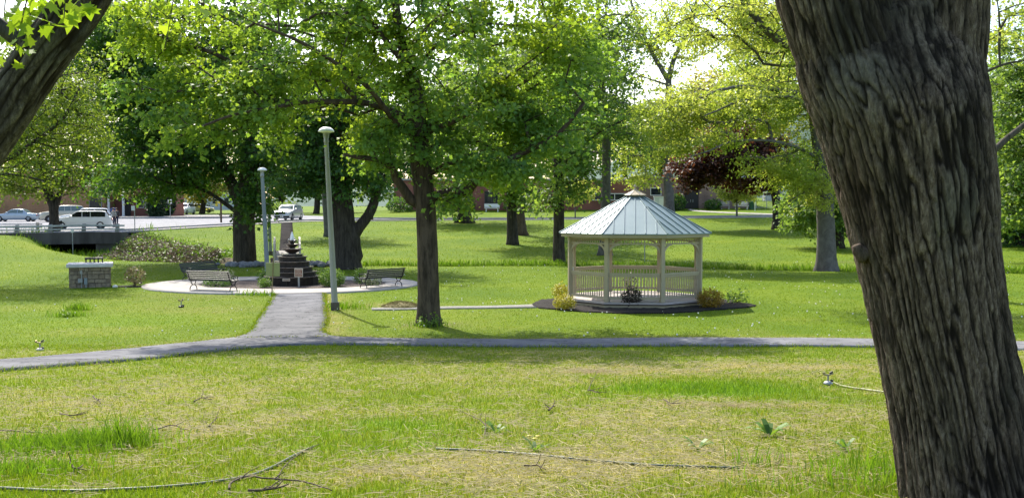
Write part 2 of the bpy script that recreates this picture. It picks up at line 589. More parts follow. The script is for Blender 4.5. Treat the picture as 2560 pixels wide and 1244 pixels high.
YG = ((0.24, 0.33, 0.015), (0.40, 0.50, 0.03))
M['leaf_main'] = leaf_mat("maple_leaf", [(0.062, 0.145, 0.038), (0.088, 0.19, 0.05), (0.13, 0.24, 0.065)], [(0.17, 0.32, 0.035), (0.31, 0.48, 0.05)], 0.52, 0.5,
    ((0.11, 0.20, 0.022), (0.16, 0.26, 0.032), (0.32, 0.47, 0.018), (0.48, 0.60, 0.04)), 0.3)
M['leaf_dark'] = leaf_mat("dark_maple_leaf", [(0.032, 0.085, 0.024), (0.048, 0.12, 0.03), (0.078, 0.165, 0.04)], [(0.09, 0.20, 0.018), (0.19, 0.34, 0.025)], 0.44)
M['leaf_mid'] = leaf_mat("green_leaf", [(0.06, 0.13, 0.032), (0.088, 0.17, 0.042), (0.13, 0.22, 0.055)], [(0.18, 0.31, 0.035), (0.33, 0.46, 0.05)], 0.5)
M['leaf_olive'] = leaf_mat("olive_leaf", [(0.07, 0.125, 0.02), (0.105, 0.165, 0.026), (0.15, 0.21, 0.035)], [(0.17, 0.27, 0.018), (0.32, 0.41, 0.03)], 0.48)
M['leaf_yellow'] = leaf_mat("spring_leaf", [(0.19, 0.24, 0.04), (0.27, 0.31, 0.065), (0.34, 0.37, 0.11)], [(0.46, 0.54, 0.05), (0.64, 0.68, 0.12)], 0.55, 0.5,
    ((0.15, 0.235, 0.035), (0.22, 0.30, 0.05), (0.38, 0.52, 0.035), (0.52, 0.61, 0.07)))
M['leaf_buff'] = leaf_mat("budding_leaf", [(0.23, 0.21, 0.04), (0.30, 0.27, 0.06), (0.35, 0.33, 0.09)], [(0.45, 0.40, 0.06), (0.55, 0.50, 0.1)], 0.45)
M['leaf_near'] = leaf_mat("near_maple_leaf", [(0.10, 0.20, 0.012), (0.14, 0.25, 0.016), (0.18, 0.29, 0.02)], [(0.30, 0.46, 0.015), (0.42, 0.56, 0.03)], 0.5)
M['leaf_purple'] = leaf_mat("purple_leaf", [(0.03, 0.013, 0.012), (0.05, 0.02, 0.016), (0.09, 0.036, 0.022)], [(0.08, 0.022, 0.014), (0.21, 0.07, 0.025)], 0.36)
M['leaf_gold'] = leaf_mat("gold_leaf", [(0.33, 0.30, 0.02), (0.42, 0.38, 0.03), (0.48, 0.44, 0.05)], [(0.4, 0.36, 0.02), (0.5, 0.45, 0.03)], 0.3)
M['leaf_amber'] = leaf_mat("amber_leaf", [(0.20, 0.17, 0.015), (0.33, 0.22, 0.02), (0.42, 0.24, 0.03)], [(0.35, 0.26, 0.02), (0.5, 0.3, 0.03)], 0.3)
M['leaf_box'] = leaf_mat("boxwood_leaf", [(0.05, 0.12, 0.012), (0.09, 0.19, 0.02), (0.14, 0.26, 0.03)], [(0.15, 0.28, 0.02), (0.24, 0.38, 0.03)], 0.35)
M['leaf_conifer'] = leaf_mat("conifer_needle", [(0.014, 0.035, 0.014), (0.024, 0.055, 0.02), (0.035, 0.075, 0.028)], [(0.03, 0.07, 0.02), (0.05, 0.10, 0.025)], 0.2)
M['leaf_rust'] = leaf_mat("rusty_leaf", [(0.16, 0.11, 0.06), (0.24, 0.19, 0.11), (0.34, 0.28, 0.17)], [(0.25, 0.2, 0.08), (0.3, 0.28, 0.1)], 0.3)
M['leaf_maroon'] = leaf_mat("maroon_leaf", [(0.035, 0.028, 0.022), (0.06, 0.045, 0.035), (0.11, 0.085, 0.06)], [(0.08, 0.05, 0.03), (0.12, 0.09, 0.05)], 0.25)
M['leaf_varie'] = leaf_mat("variegated_leaf", [(0.08, 0.13, 0.04), (0.22, 0.26, 0.12), (0.4, 0.42, 0.26)], [(0.2, 0.26, 0.1), (0.3, 0.34, 0.18)], 0.3)

def blade_mat():
    t = NT("grass_blade")
    g = t.n("ShaderNodeNewGeometry")
    rnd = g.outputs['Random Per Island']
    a = t.n("ShaderNodeAttribute", attribute_name="straw").outputs['Fac']
    lu = t.n("ShaderNodeAttribute", attribute_name="lush").outputs['Fac']
    green = t.ramp(rnd, [(0.0, (0.09, 0.15, 0.004)), (0.5, (0.148, 0.21, 0.006)), (1.0, (0.20, 0.255, 0.010))])
    green = t.mix(lu, green, t.ramp(rnd, [(0.0, (0.08, 0.165, 0.010)), (1.0, (0.15, 0.27, 0.016))]))
    st = t.ramp(rnd, [(0.0, (0.15, 0.135, 0.02)), (0.5, (0.235, 0.215, 0.035)), (1.0, (0.32, 0.285, 0.075))])
    c = t.mix(a, green, st)
    t.base(c); t.set(0.6, 0, 0.25)
    tl = t.n("ShaderNodeBsdfTranslucent")
    t.l(t.mix(1.0, c, (1.45, 1.5, 1.0), 'MULTIPLY'), tl.inputs['Color'])
    mx = t.n("ShaderNodeMixShader"); mx.inputs[0].default_value = 0.4
    t.l(t.b.outputs[0], mx.inputs[1]); t.l(tl.outputs[0], mx.inputs[2])
    t.l(mx.outputs[0], t.out.inputs['Surface'])
    return t.m
M['blade'] = blade_mat()
M['straw'] = noisy("dry_straw", [(0.22, 0.18, 0.07), (0.36, 0.31, 0.145)], 30, 0.8)

def plain(name, c, rough=0.5, metal=0.0, spec=0.4, var=0.12, scale=6):
    return noisy(name, [tuple(x * (1 - var) for x in c), tuple(min(1, x * (1 + var)) for x in c)], scale, rough, 0, metal=metal, spec=spec)
M['vinyl'] = plain("almond_vinyl", (0.41, 0.345, 0.235), 0.45, var=0.06, scale=2)
M['vinyl_floor'] = noisy("pinkish_deck", [(0.42, 0.36, 0.33), (0.5, 0.44, 0.41)], 1.5, 0.6, 0, stretch=(1, 8, 1))
M['roof_metal'] = noisy("blue_green_metal_roof", [(0.15, 0.215, 0.23), (0.20, 0.265, 0.28)], 0.9, 0.36, 0.08, 3, metal=0.35, spec=0.6)
M['iron'] = plain("black_iron", (0.02, 0.02, 0.022), 0.45, 0.3)
M['slat'] = noisy("dark_bench_slat", [(0.028, 0.03, 0.03), (0.055, 0.058, 0.055)], 4, 0.42, 0, stretch=(0.3, 4, 4), spec=0.6)
M['pole'] = noisy("grey_green_pole", [(0.27, 0.28, 0.265), (0.35, 0.355, 0.335)], 1.5, 0.6, 0.15, 40, (1, 1, 0.3))
M['pole_blue'] = noisy("grey_blue_pole", [(0.19, 0.225, 0.235), (0.26, 0.30, 0.31)], 1.5, 0.6, 0.15, 40, (1, 1, 0.3))
M['lens'] = plain("white_lamp_lens", (0.82, 0.82, 0.8), 0.35, var=0.03)
M['grey_metal'] = plain("grey_metal", (0.30, 0.31, 0.32), 0.4, 0.6)
def stone_cladding_mat():
    t = NT("tan_stone")
    g = t.n("ShaderNodeNewGeometry").outputs['Random Per Island']
    f = t.noise(t.coord(), 9, 6, .65)
    c = t.ramp(g, [(0, (.26, .195, .13)), (.35, (.33, .26, .175)), (.7, (.40, .32, .22)), (1, (.29, .24, .18))])
    t.base(t.mix(t.ramp(f, [(.35, (.75, .75, .75)), (.7, (0, 0, 0))]), c, (.12, .095, .075))); t.set(.9, 0, .2); t.bump(f, .6, .02)
    return t.m
M['stone'] = stone_cladding_mat()
M['dry_weed'] = leaf_mat("dry_weed", [(0.085, 0.062, 0.042), (0.155, 0.115, 0.08), (0.22, 0.17, 0.12)], [(0.08, 0.06, 0.035), (0.13, 0.10, 0.06)], 0.25)
M['galv'] = noisy("galvanised_steel", [(0.28, 0.29, 0.31), (0.42, 0.43, 0.45)], 3, 0.45, 0, metal=0.6)
M['white_paint'] = plain("white_paint", (0.72, 0.71, 0.68), 0.5, var=0.05)
M['cream_rail'] = plain("cream_rail", (0.5, 0.47, 0.40), 0.55, var=0.1)
M['sign_back'] = plain("yellow_green_sign_back", (0.28, 0.30, 0.13), 0.6, var=0.07)
M['stake'] = plain("wooden_stake", (0.26, 0.20, 0.10), 0.8, var=0.2)
M['sign_brown'] = plain("brown_sign", (0.22, 0.085, 0.045), 0.6)
M['sign_cream'] = plain("cream_paint", (0.6, 0.55, 0.45), 0.6)
M['fountain'] = noisy("wet_dark_stone", [(0.006, 0.0035, 0.003), (0.016, 0.010, 0.0075), (0.034, 0.022, 0.017)], 7, 0.5, 0.4, 18, (1, 1, 2.2), spec=0.3)
M['fountain_cap'] = noisy("wet_highlight_cap", [(0.11, 0.09, 0.078), (0.22, 0.19, 0.17)], 6, 0.16, 0.2, 30, spec=0.8)  # wet stone; the pale colour stands for highlights along the step lips
M['bowl'] = noisy("brown_bowl", [(0.026, 0.015, 0.011), (0.06, 0.037, 0.028)], 6, 0.3, 0.2, 20, spec=0.6)
M['slab'] = noisy("pale_stone_slab", [(0.5, 0.48, 0.47), (0.64, 0.62, 0.6)], 5, 0.75, 0.3, 25)
M['green_plastic'] = plain("green_plastic", (0.03, 0.10, 0.05), 0.5)
M['blue_paint'] = plain("blue_paint", (0.03, 0.05, 0.16), 0.45)
M['sign_blue'] = plain("slate_blue_board", (0.10, 0.12, 0.22), 0.55)
M['hose'] = noisy("grey_green_hose", [(0.07, 0.09, 0.065), (0.15, 0.17, 0.125)], 20, 0.5)
M['hose_tan'] = noisy("tan_green_hose", [(0.24, 0.25, 0.12), (0.34, 0.34, 0.18)], 20, 0.5)
M['twig'] = noisy("dry_twig", [(0.05, 0.035, 0.025), (0.12, 0.09, 0.065)], 20, 0.9)
M['brass'] = plain("dull_brass", (0.33, 0.27, 0.16), 0.35, 0.7)
M['rock'] = noisy("grey_rock", [(0.16, 0.165, 0.18), (0.27, 0.27, 0.28)], 6, 0.9, 0.8, 20)
M['rock_white'] = noisy("white_rock", [(0.55, 0.54, 0.52), (0.75, 0.73, 0.7)], 6, 0.8, 0.4, 20)
M['tyre'] = plain("black_rubber", (0.015, 0.015, 0.016), 0.8)
M['glass_dark'] = plain("dark_car_glass", (0.012, 0.014, 0.018), 0.06, 0, 0.8, var=0.02)
M['glass_light'] = plain("pale_car_glass", (0.10, 0.14, 0.13), 0.08, 0, 0.9, var=0.02)
M['chrome'] = plain("chrome", (0.6, 0.6, 0.62), 0.15, 0.95, var=0.03)
M['lamp_clear'] = plain("headlamp_glass", (0.62, 0.64, 0.66), 0.1, 0.2, 0.9, var=0.03)
M['lamp_red'] = plain("tail_lamp", (0.35, 0.02, 0.02), 0.2)
M['black_trim'] = plain("black_trim", (0.012, 0.012, 0.013), 0.6)
def paint(name, c, rough=0.28, metal=0.0):
    t = NT(name)
    t.base(c); t.set(rough, metal, 0.5)
    t.b.inputs['Coat Weight'].default_value = 0.6
    t.b.inputs['Coat Roughness'].default_value = 0.06
    return t.m
M['car_white'] = paint("white_car_paint", (0.72, 0.74, 0.76))
M['car_blue'] = paint("pale_blue_car_paint", (0.30, 0.37, 0.43), 0.3, 0.3)
M['car_tan'] = paint("champagne_car_paint", (0.42, 0.40, 0.33), 0.3, 0.3)
M['car_silver'] = paint("silver_car_paint", (0.45, 0.47, 0.48), 0.3, 0.4)
M['car_dark'] = paint("dark_car_paint", (0.02, 0.022, 0.03), 0.3, 0.2)
def brick_mat(name, c1, c2, mortar, sc=1.0):
    t = NT(name)
    tc = t.n("ShaderNodeTexCoord")
    sx = t.n("ShaderNodeSeparateXYZ"); t.l(tc.outputs['Object'], sx.inputs[0])
    cb = t.n("ShaderNodeCombineXYZ")
    t.l(t.math('ADD', sx.outputs[0], sx.outputs[1]), cb.inputs[0]); t.l(sx.outputs[2], cb.inputs[1])
    b = t.n("ShaderNodeTexBrick")
    t.l(cb.outputs[0], b.inputs['Vector'])
    b.inputs['Color1'].default_value = (*c1, 1); b.inputs['Color2'].default_value = (*c2, 1); b.inputs['Mortar'].default_value = (*mortar, 1)
    b.inputs['Scale'].default_value = sc
    b.inputs['Brick Width'].default_value = 0.42; b.inputs['Row Height'].default_value = 0.14; b.inputs['Mortar Size'].default_value = 0.012
    nz = t.noise(t.coord(), 0.5, 4)
    t.base(t.mix(0.35, b.outputs['Color'], t.ramp(nz, [(0.35, tuple(x * 0.55 for x in c1)), (0.65, tuple(min(1, x * 1.3) for x in c2))])))
    t.set(0.9, 0, 0.2)
    return t.m
M['brick_pink'] = brick_mat("pinkish_brick", (0.20, 0.125, 0.105), (0.26, 0.17, 0.14), (0.26, 0.22, 0.2))
M['brick_red'] = brick_mat("red_brick", (0.22, 0.075, 0.055), (0.27, 0.10, 0.07), (0.25, 0.2, 0.17))
M['brick_orange'] = brick_mat("orange_brown_brick", (0.30, 0.15, 0.075), (0.36, 0.2, 0.10), (0.32, 0.25, 0.18))
M['siding'] = noisy("pale_siding", [(0.5, 0.52, 0.53), (0.6, 0.61, 0.61)], 2, 0.7, 0, stretch=(0.2, 0.2, 6))
M['shingle'] = noisy("grey_shingle", [(0.08, 0.08, 0.085), (0.15, 0.145, 0.14)], 6, 0.9, 0.3)
M['window_glass'] = plain("dark_window_glass", (0.02, 0.025, 0.03), 0.05, 0, 0.8)
M['door_dark'] = plain("dark_door", (0.014, 0.011, 0.011), 0.5)
M['hill'] = noisy("wooded_hill", [(0.05, 0.09, 0.07), (0.08, 0.13, 0.09)], 0.03, 0.95, 0.5, 0.2)
M['skin'] = plain("skin", (0.45, 0.28, 0.2), 0.5)
M['denim'] = plain("dark_denim", (0.015, 0.02, 0.045), 0.85)
M['jacket'] = plain("grey_jacket", (0.22, 0.24, 0.24), 0.85)
M['jacket_dark'] = plain("dark_jacket", (0.05, 0.05, 0.06), 0.85)
M['hair'] = plain("dark_hair", (0.02, 0.014, 0.01), 0.6)
M['water'] = plain("white_water", (0.85, 0.87, 0.9), 0.15, 0, 0.8, var=0.03)
M['creek_water'] = plain("creek_water", (0.03, 0.035, 0.025), 0.08, 0, 0.6)
# ------------------------------------------------------------------ paths first (their outlines mask the grass)
A_PX = [(-420, 905 + 45, 1000), (-200, 918, 957), (0, 903, 929.5), (90, 896.5, 922.5), (219, 885, 912), (393, 867, 897), (481, 858, 886), (568, 848.7, 877), (640, 847.5, 870),
        (721, 846, 864), (800, 845, 862.6), (860, 844.8, 863.4), (1019, 849.5, 865), (1237, 850.5, 868), (1500, 849, 868), (1705, 846.8, 866), (1950, 848, 867.3), (2191, 850.5, 869), (2400, 855, 873), (2560, 857, 876), (2900, 866, 888)]
B_PX = [((568, 848.5), (860, 844.6)), ((606, 840), (826, 841)), ((632, 824.6), (808, 830)), ((647, 800), (817, 800)), ((669, 768), (813, 769)), ((689, 736.5), (811, 735))]
def strip(left, right, nx, off, skirt):
    """Sheet between two 3-D edge lines lying on the ground."""
    L = resample(left, 0.25); 
    k = len(L)
    R0 = np.array([tuple(p) for p in right], float)
    # match right edge samples by arc fraction per original span
    def samp(pts, m):
        pts = resample(pts, 0.05)
        d = np.concatenate([[0], np.cumsum(np.linalg.norm(np.diff(pts, axis=0), axis=1))])
        t = np.linspace(0, d[-1], m)
        return np.stack([np.interp(t, d, pts[:, i]) for i in range(3)], 1)
    L = samp(left, k); R = samp(right, k)
    return grid_between(L, R, nx, off, skirt)
def grid_between(L, R, nx, off, skirt, zf=None):
    zf = zf or z_ground
    k = len(L)
    t = np.linspace(0, 1, nx)
    V = L[:, None, :] * (1 - t)[None, :, None] + R[:, None, :] * t[None, :, None]
    V[:, :, 2] = zf(V[:, :, 0], V[:, :, 1]) + off
    idx = np.arange(k * nx).reshape(k, nx)
    f = np.stack([idx[:-1, :-1], idx[:-1, 1:], idx[1:, 1:], idx[1:, :-1]], 2).reshape(-1, 4)
    V = V.reshape(-1, 3)
    ring = np.concatenate([idx[0, :], idx[1:, -1], idx[-1, -2::-1], idx[-2:0:-1, 0]])
    low = V[ring].copy(); low[:, 2] -= skirt
    n0 = len(V); m = len(ring)
    kk = np.arange(m)
    fs = np.stack([ring, n0 + kk, n0 + (kk + 1) % m, np.roll(ring, -1)], 1)
    return np.concatenate([V, low]), np.concatenate([f, fs])
def wob(pts, amp, seed):
    q = resample(pts, 0.2)
    q[:, 0] += amp * fbm2(q[:, 0], q[:, 1], 0.45, seed, 2); q[:, 1] += amp * fbm2(q[:, 0], q[:, 1], 0.45, seed + 9, 2)
    return q
a_far = wob([G(p[0], p[1]) for p in A_PX], 0.10, 2.0); a_near = wob([G(p[0], p[2]) for p in A_PX], 0.12, 5.0)
b_l = wob([G(*q[0]) for q in B_PX], 0.10, 7.0); b_r = wob([G(*q[1]) for q in B_PX], 0.10, 8.0)
va, fa = strip(a_near, a_far, 9, 0.045, 0.09)
vb, fb = strip(b_l, b_r, 9, 0.041, 0.09)
o = mesh_np("asphalt_path", np.concatenate([va, vb]), np.concatenate([fa, fb + len(va)]), M['asphalt'])
tag(o, "dark grey asphalt footpath that forks towards the fountain", "path", kind='structure')
def outline(l, r):
    return [(p[0], p[1]) for p in l] + [(p[0], p[1]) for p in r[::-1]]
PATHS = [outline(a_near, a_far), outline(b_l, b_r)]

# plaza ring, planting bed
PC = G(708, 712); PC = Vector((PC.x, 42.9, 0))
FC = Vector(((730 - 1280) / FPX * 42.9, 42.9, 0))
def ell(c, rx, ry, n, ph=0.0):
    return np.array([(c.x + rx * math.cos(2 * math.pi * k / n + ph), c.y + ry * math.sin(2 * math.pi * k / n + ph), 0) for k in range(n + 1)])
PO = ell(PC, 5.6, 4.85, 120); PI_ = ell(Vector((FC.x, 43.0, 0)), 3.85, 2.65, 120)
v, f = grid_between(PO, PI_, 5, 0.05, 0.1)
o = mesh_np("concrete_plaza", v, f, M['concrete'])
tag(o, "pale concrete ring walk around the fountain bed", "paving", kind='structure')
b0 = MB()
v, f = grid_between(ell(Vector((FC.x, 43.0, 0)), 3.83, 2.63, 90), ell(Vector((FC.x, 43.0, 0)), 0.3, 0.3, 90), 12, 0.03, 0.02)
v[:, 2] += 0.05 * np.abs(fbm2(v[:, 0], v[:, 1], 0.3, 2.0, 2))
o = mesh_np("mulch_bed", v, f, M['mulch_brown'])
tag(o, "brown mulch bed around the stepped fountain", "mulch", kind='structure')
PATHS.append([tuple(p[:2]) for p in PO])

# gazebo mulch bed and its pale path
GC = Vector(((1587 - 1280) / FPX * 35.15, 35.15, 0.0))
bed_px = [(1330, 762), (1352, 752), (1400, 746), (1480, 735), (1587, 728), (1700, 736), (1800, 748), (1850, 757), (1888, 765), (1860, 770), (1800, 775), (1740, 780), (1660, 784), (1560, 784), (1470, 781), (1390, 775), (1340, 769)]
bed = [G(*q) for q in bed_px]
bo = resample(bed + [bed[0]], 0.15)
bo[:, 0] += 0.2 * fbm2(bo[:, 0], bo[:, 1], 0.4, 4.0, 3); bo[:, 1] += 0.3 * fbm2(bo[:, 0], bo[:, 1], 0.4, 9.0, 3)
v, f = grid_between(bo, np.repeat(np.array([[GC.x, GC.y, 0]]), len(bo), 0), 14, 0.03, 0.05)
v[:, 2] += 0.10 * np.abs(fbm2(v[:, 0], v[:, 1], 0.16, 6.0, 3))
o = mesh_np("gazebo_mulch_bed", v, f, M['mulch'])
tag(o, "black mulch bed around the gazebo base", "mulch", kind='structure')
PATHS.append([(p[0], p[1]) for p in bo])
gl = wob([G(930, 776), G(1000, 775.5), G(1150, 772.5), G(1280, 770.5), G(1380, 769)], 0.08, 3.0)
gr = wob([G(930, 771), G(1000, 770), G(1150, 767), G(1280, 764.5), G(1390, 759)], 0.08, 4.0)
v, f = strip(gl, gr, 4, 0.03, 0.05)
o = mesh_np("gravel_path", v, f, M['gravel'])
tag(o, "narrow pale gravel path leading to the gazebo", "path", kind='structure')
PATHS.append(outline(gl, gr))
# path beyond the footbridge up to the road
fp = [(-0.2165 * y, y) for y in (61.0, 65, 70, 80, 90, 99.5)]
lft = np.array([(x - 0.52, y, 0) for x, y in fp]); rgt = np.array([(x + 0.52, y, 0) for x, y in fp])
v, f = strip(lft, rgt, 4, 0.04, 0.06)
o = mesh_np("far_path", v, f, M['asphalt_old'])
tag(o, "worn grey path climbing from footbridge to road", "path", kind='structure')
PATHS.append(outline(lft, rgt))

def in_paths(x, y, grow=0.0):
    m = np.zeros(np.shape(x), bool)
    for q in PATHS:
        q = np.array(q)
        near = (x > q[:, 0].min() - 1) & (x < q[:, 0].max() + 1) & (y > q[:, 1].min() - 1) & (y < q[:, 1].max() + 1)
        if near.any():
            m[near] |= in_poly(x[near], y[near], [tuple(p) for p in q])
    return m

# ------------------------------------------------------------------ straw, soil and lush cover over the lawn (world positions)
STRAW_SPOTS = [(500, 775, 1.8, 0.5), (480, 740, 2.6, 0.45), (250, 825, 1.5, .35), (1000, 763, 1.0, 1.2), (600, 1040, 1.3, .55), (430, 1080, 0.9, .5), (120, 1000, 1.3, .5), (40, 1140, 0.45, .9), (250, 1160, 0.6, .4),
               (1480, 925, 1.8, .5), (1800, 920, 2.0, .5), (1500, 1050, 1.0, .5), (1750, 1140, .9, .6), (1150, 1170, 0.8, .6), (1400, 1190, .9, .5), (2100, 1050, 1.0, .45), (1750, 1000, 1.2, .5), (900, 1180, .6, .4), (2060, 920, 1.6, .4), (1300, 880, 1.4, .3)]
SOIL_SPOTS = [(1470, 925, 0.9, .75), (1540, 900, 1.0, .55), (1800, 1010, 0.5, .7), (1880, 1022, .5, .65), (2130, 655, 1.2, .9), (1300, 588, 1.2, .8), (1070, 812, .7, .8), (40, 1140, .3, .5), (1780, 930, .6, .3), (1160, 556, 1.4, .6), (1650, 1080, .4, .35)]
LUSH_SPOTS = [(150, 1120, 0.5, 1.1), (90, 1175, .35, .8), (720, 1110, .7, .45), (950, 1060, .8, .45), (1000, 1130, .5, .35), (1750, 972, 0.9, 1.0), (1600, 985, .8, .7), (2200, 1160, .6, .6), (1150, 1080, .9, .5), (300, 800, 2.2, .4), (700, 890, 1.2, .4), (1850, 985, .7, .6)]
def spots(x, y, L, stretch=2.2):
    s = np.zeros(x.shape)
    for px, py, r, a in L:
        g = G(px, py)
        s += a * np.exp(-(((x - g.x) / (r * 1.15)) ** 2 + ((y - g.y) / (r * 0.9)) ** 2))
    return s
def cover(x, y):
    fg = 1 - sstep(21.0, 23.5, y)
    n1 = fbm2(x, y, 2.6, 11.0, 3); n2 = fbm2(x, y, 0.7, 5.0, 3); n3 = fbm2(x, y, 0.25, 8.0, 2)
    st = fg * np.clip(0.36 + 0.85 * n1 + 0.9 * n2 + 0.7 * n3, 0, 0.85)
    dp = np.minimum(poly_dist(x, y, [tuple(p[:2]) for p in a_far[::4]]), poly_dist(x, y, [tuple(p[:2]) for p in b_r[::4]]))
    st = np.maximum(st, np.exp(-(dp / 0.8) ** 2) * np.clip(0.55 + n2, 0, 1) * (y > 15))
    st = np.maximum(st, 0.22 * (1 - sstep(30, 42, y)) * np.clip(n1 * 2.2 + 0.15 + n3, 0, 1) * (y > 20))
    st = st + 0.75 * spots(x, y, STRAW_SPOTS) * np.clip(0.75 + 1.2 * n2 + 1.0 * n3, 0, 1.3)
    lu = 0.75 * spots(x, y, LUSH_SPOTS) * np.clip(0.65 + 1.5 * n2 + 1.0 * n3, 0, 1.3) + (1 - sstep(5.5, 7.5, y)) * 0.3 + 0.3 * sstep(0.0, 0.4, n2) * fg
    so = spots(x, y, SOIL_SPOTS) * np.clip(0.5 + 1.6 * n2 + 1.2 * n3, 0, 1.2)
    dc = poly_dist(x, y, CREEK)
    so = np.maximum(so, (1 - sstep(0.4, 1.5, dc)) * np.clip(0.75 + n2, 0, 1))
    lu = np.clip(lu, 0, 1)
    st = np.clip(st - 0.75 * lu, 0, 1)
    return st, np.clip(so, 0, 1), lu

def axis(lim):
    out = [lim[0][0]]
    for a, b, s in lim:
        n = max(1, int(round((b - a) / s)))
        out += list(np.linspace(a, b, n + 1)[1:])
    return np.array(out)
xs = axis([(-900, -200, 70), (-200, -70, 8), (-70, -18, 0.8), (-18, 18, 0.22), (18, 50, 0.8), (50, 200, 10), (200, 900, 70)])
ys = axis([(-60, 2, 4), (2, 30, 0.2), (30, 62, 0.35), (62, 112, 0.5), (112, 160, 2), (160, 400, 15), (400, 1600, 100)])
X, Y = np.meshgrid(xs, ys)
Z = z_ground(X, Y)
st, so_, lu = cover(X.ravel(), Y.ravel())
idx = np.arange(X.size).reshape(X.shape)
f = np.stack([idx[:-1, :-1], idx[:-1, 1:], idx[1:, 1:], idx[1:, :-1]], 2).reshape(-1, 4)
o = mesh_np("ground", np.stack([X.ravel(), Y.ravel(), Z.ravel()], 1), f, M['ground'], None, True, {'straw': st, 'soil': so_, 'lush': lu})
tag(o, "green park lawn with patches of straw and thin new grass", "ground", kind='structure')

# weedy bank of the creek
def bank():
    xs2 = np.linspace(-27.5, -16.5, 70); t = np.linspace(0, 1, 14)
    V = []
    for x in xs2:
        yc = np.interp(x, [-29, -22, -12.5], [70, 63.5, 58.3])
        w = (1.6 + 2.6 * float(sstep(-17, -24, x)) * (1 - 0.5 * float(sstep(-25, -27.5, x)))) * (1 + .45 * float(fbm2(x, 0, 1.4, 3.)[0]))
        for q in t:
            y = yc + 0.9 + w * q
            V.append((x + 0.3 * q, y, 0))
    V = np.array(V)
    n = fbm2(V[:, 0], V[:, 1], 0.6, 3.0, 3)
    ti = np.tile(t, len(xs2)); xi = np.repeat(np.linspace(0, 1, 70), 14)
    fade = np.sin(np.clip(ti, 0, 1) * np.pi) ** 0.5 * np.clip(np.minimum(xi, 1 - xi) * 12, 0, 1)
    V[:, 2] = z_ground(V[:, 0], V[:, 1]) - 0.04 + fade * (0.07 + 0.16 * np.clip(n + 0.2, 0, 1))
    idx = np.arange(len(V)).reshape(70, 14)
    f = np.stack([idx[:-1, :-1], idx[1:, :-1], idx[1:, 1:], idx[:-1, 1:]], 2).reshape(-1, 4)
    o = mesh_np("weed_bank", V, f, M['weeds'], None, True)
    tag(o, "brown dried weeds on the creek bank by the bridge", "bank", kind='structure')
bank()
def weed_scatter():
    rng = np.random.default_rng(77)
    n = 7000
    x = -27.4 + 9.5 * rng.random(n) ** 1.15
    yc = np.interp(x, [-28.4, -22, -12.5], [70, 63.5, 58.3])
    w = 2.2 + 3.8 * sstep(-17, -24, x)
    y = yc + .8 + w * np.clip(rng.normal(.42, .33, n), -.15, 1.35)
    k = fbm2(x, y, 1.3, 4.0, 2) > -.25
    x, y = x[k], y[k]; n = len(x)
    o = np.stack([x, y, z_ground(x, y) + .08 + .34 * rng.random(n) ** 1.5], 1)
    d = np.stack([np.cos(rng.random(n) * 6.28), np.sin(rng.random(n) * 6.28), 0 * x], 1)
    v, f = leaf_quads(o, d, 3, .22, .20, rng, .2, .5, 1.0, .16)
    tag(mesh_np("dry_undergrowth", v, f, M['dry_weed']), "tangle of dry brown weeds on the creek bank", "weeds", kind='stuff')
    k = rng.random(n) < .55
    o2 = o[k] + rng.normal(0, .5, (k.sum(), 3)) * np.array([1, 1, .0]); o2[:, 1] += .6; o2[:, 2] = z_ground(o2[:, 0], o2[:, 1]) + .1 + .2 * rng.random(len(o2))
    v, f = leaf_quads(o2, d[k], 5, .28, .17, rng, .2, .4, 1.0, .3)
    tag(mesh_np("green_undergrowth", v, f, M['leaf_box']), "low green weeds sprouting along the top of the dry bank", "weeds", kind='stuff')
# the creek's water
cw = np.array(CREEK, float)
cl = resample([(x, y, 0) for x, y in CREEK[:8]], 0.6)
t_, s_, b_ = frames(cl)
v, f = grid_between(cl - b_ * 0.9, cl + b_ * 0.9, 3, 0, 0.02, zf=lambda x, y: np.full(np.shape(x), -0.28))
tag(mesh_np("creek", v, f, M['creek_water']), "shallow dark creek", "water", kind='structure')

# ------------------------------------------------------------------ road, pavement, parking apron
ex = np.linspace(-29.5, 70, 200)
ec = np.stack([ex, y_edge(ex), np.zeros_like(ex)], 1)
t_, s_, b_ = frames(ec)
nrm = np.stack([-t_[:, 1], t_[:, 0], 0 * ex], 1)
zr = lambda x, y: z_base(x, y)
v, f = grid_between(ec, ec + nrm * 1.5, 3, 0.06, 0.12, zr)
tag(mesh_np("pavement", v, f, M['concrete']), "pale concrete pavement along the near side of the road", "pavement", kind='structure')
v, f = grid_between(ec + nrm * 2.85, ec + nrm * 3.0, 2, 0.15, 0.2, zr)
tag(mesh_np("kerb", v, f, M['concrete_mid']), "grey kerb along the road verge", "kerb", kind='structure')
r0 = ec + nrm * 3.02; r1 = ec + nrm * 9.8
v, f = grid_between(r0[ex > -24], r1[ex > -24], 8, 0.03, 0.1, zr)
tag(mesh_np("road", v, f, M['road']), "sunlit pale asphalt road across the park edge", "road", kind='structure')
v, f = grid_between(r1[ex > -14] + nrm[ex > -14] * 0.02, r1[ex > -14] + nrm[ex > -14] * 0.2, 2, 0.16, 0.25, zr)
tag(mesh_np("far_kerb", v, f, M['concrete_mid']), "grey kerb on the far side of the road", "kerb", kind='structure')
ys2 = np.linspace(0, 1, 60)
L = []; R = []
for q in ys2:
    y = 79.2 + q * 75
    L.append((-80, y - 6 * (1 - q), 0)); R.append((min(-14.0, np.interp(y, [79, 84, 94, 103, 110, 112, 135, 160], [-30.2, -29.0, -25.6, -23.5, -17, -16, -27, -32])), y, 0))
v, f = grid_between(np.array(L), np.array(R), 60, 0.035, 0.2, zr)
tag(mesh_np("parking_apron", v, f, M['road']), "sunlit pale road junction and parking area", "road", kind='structure')
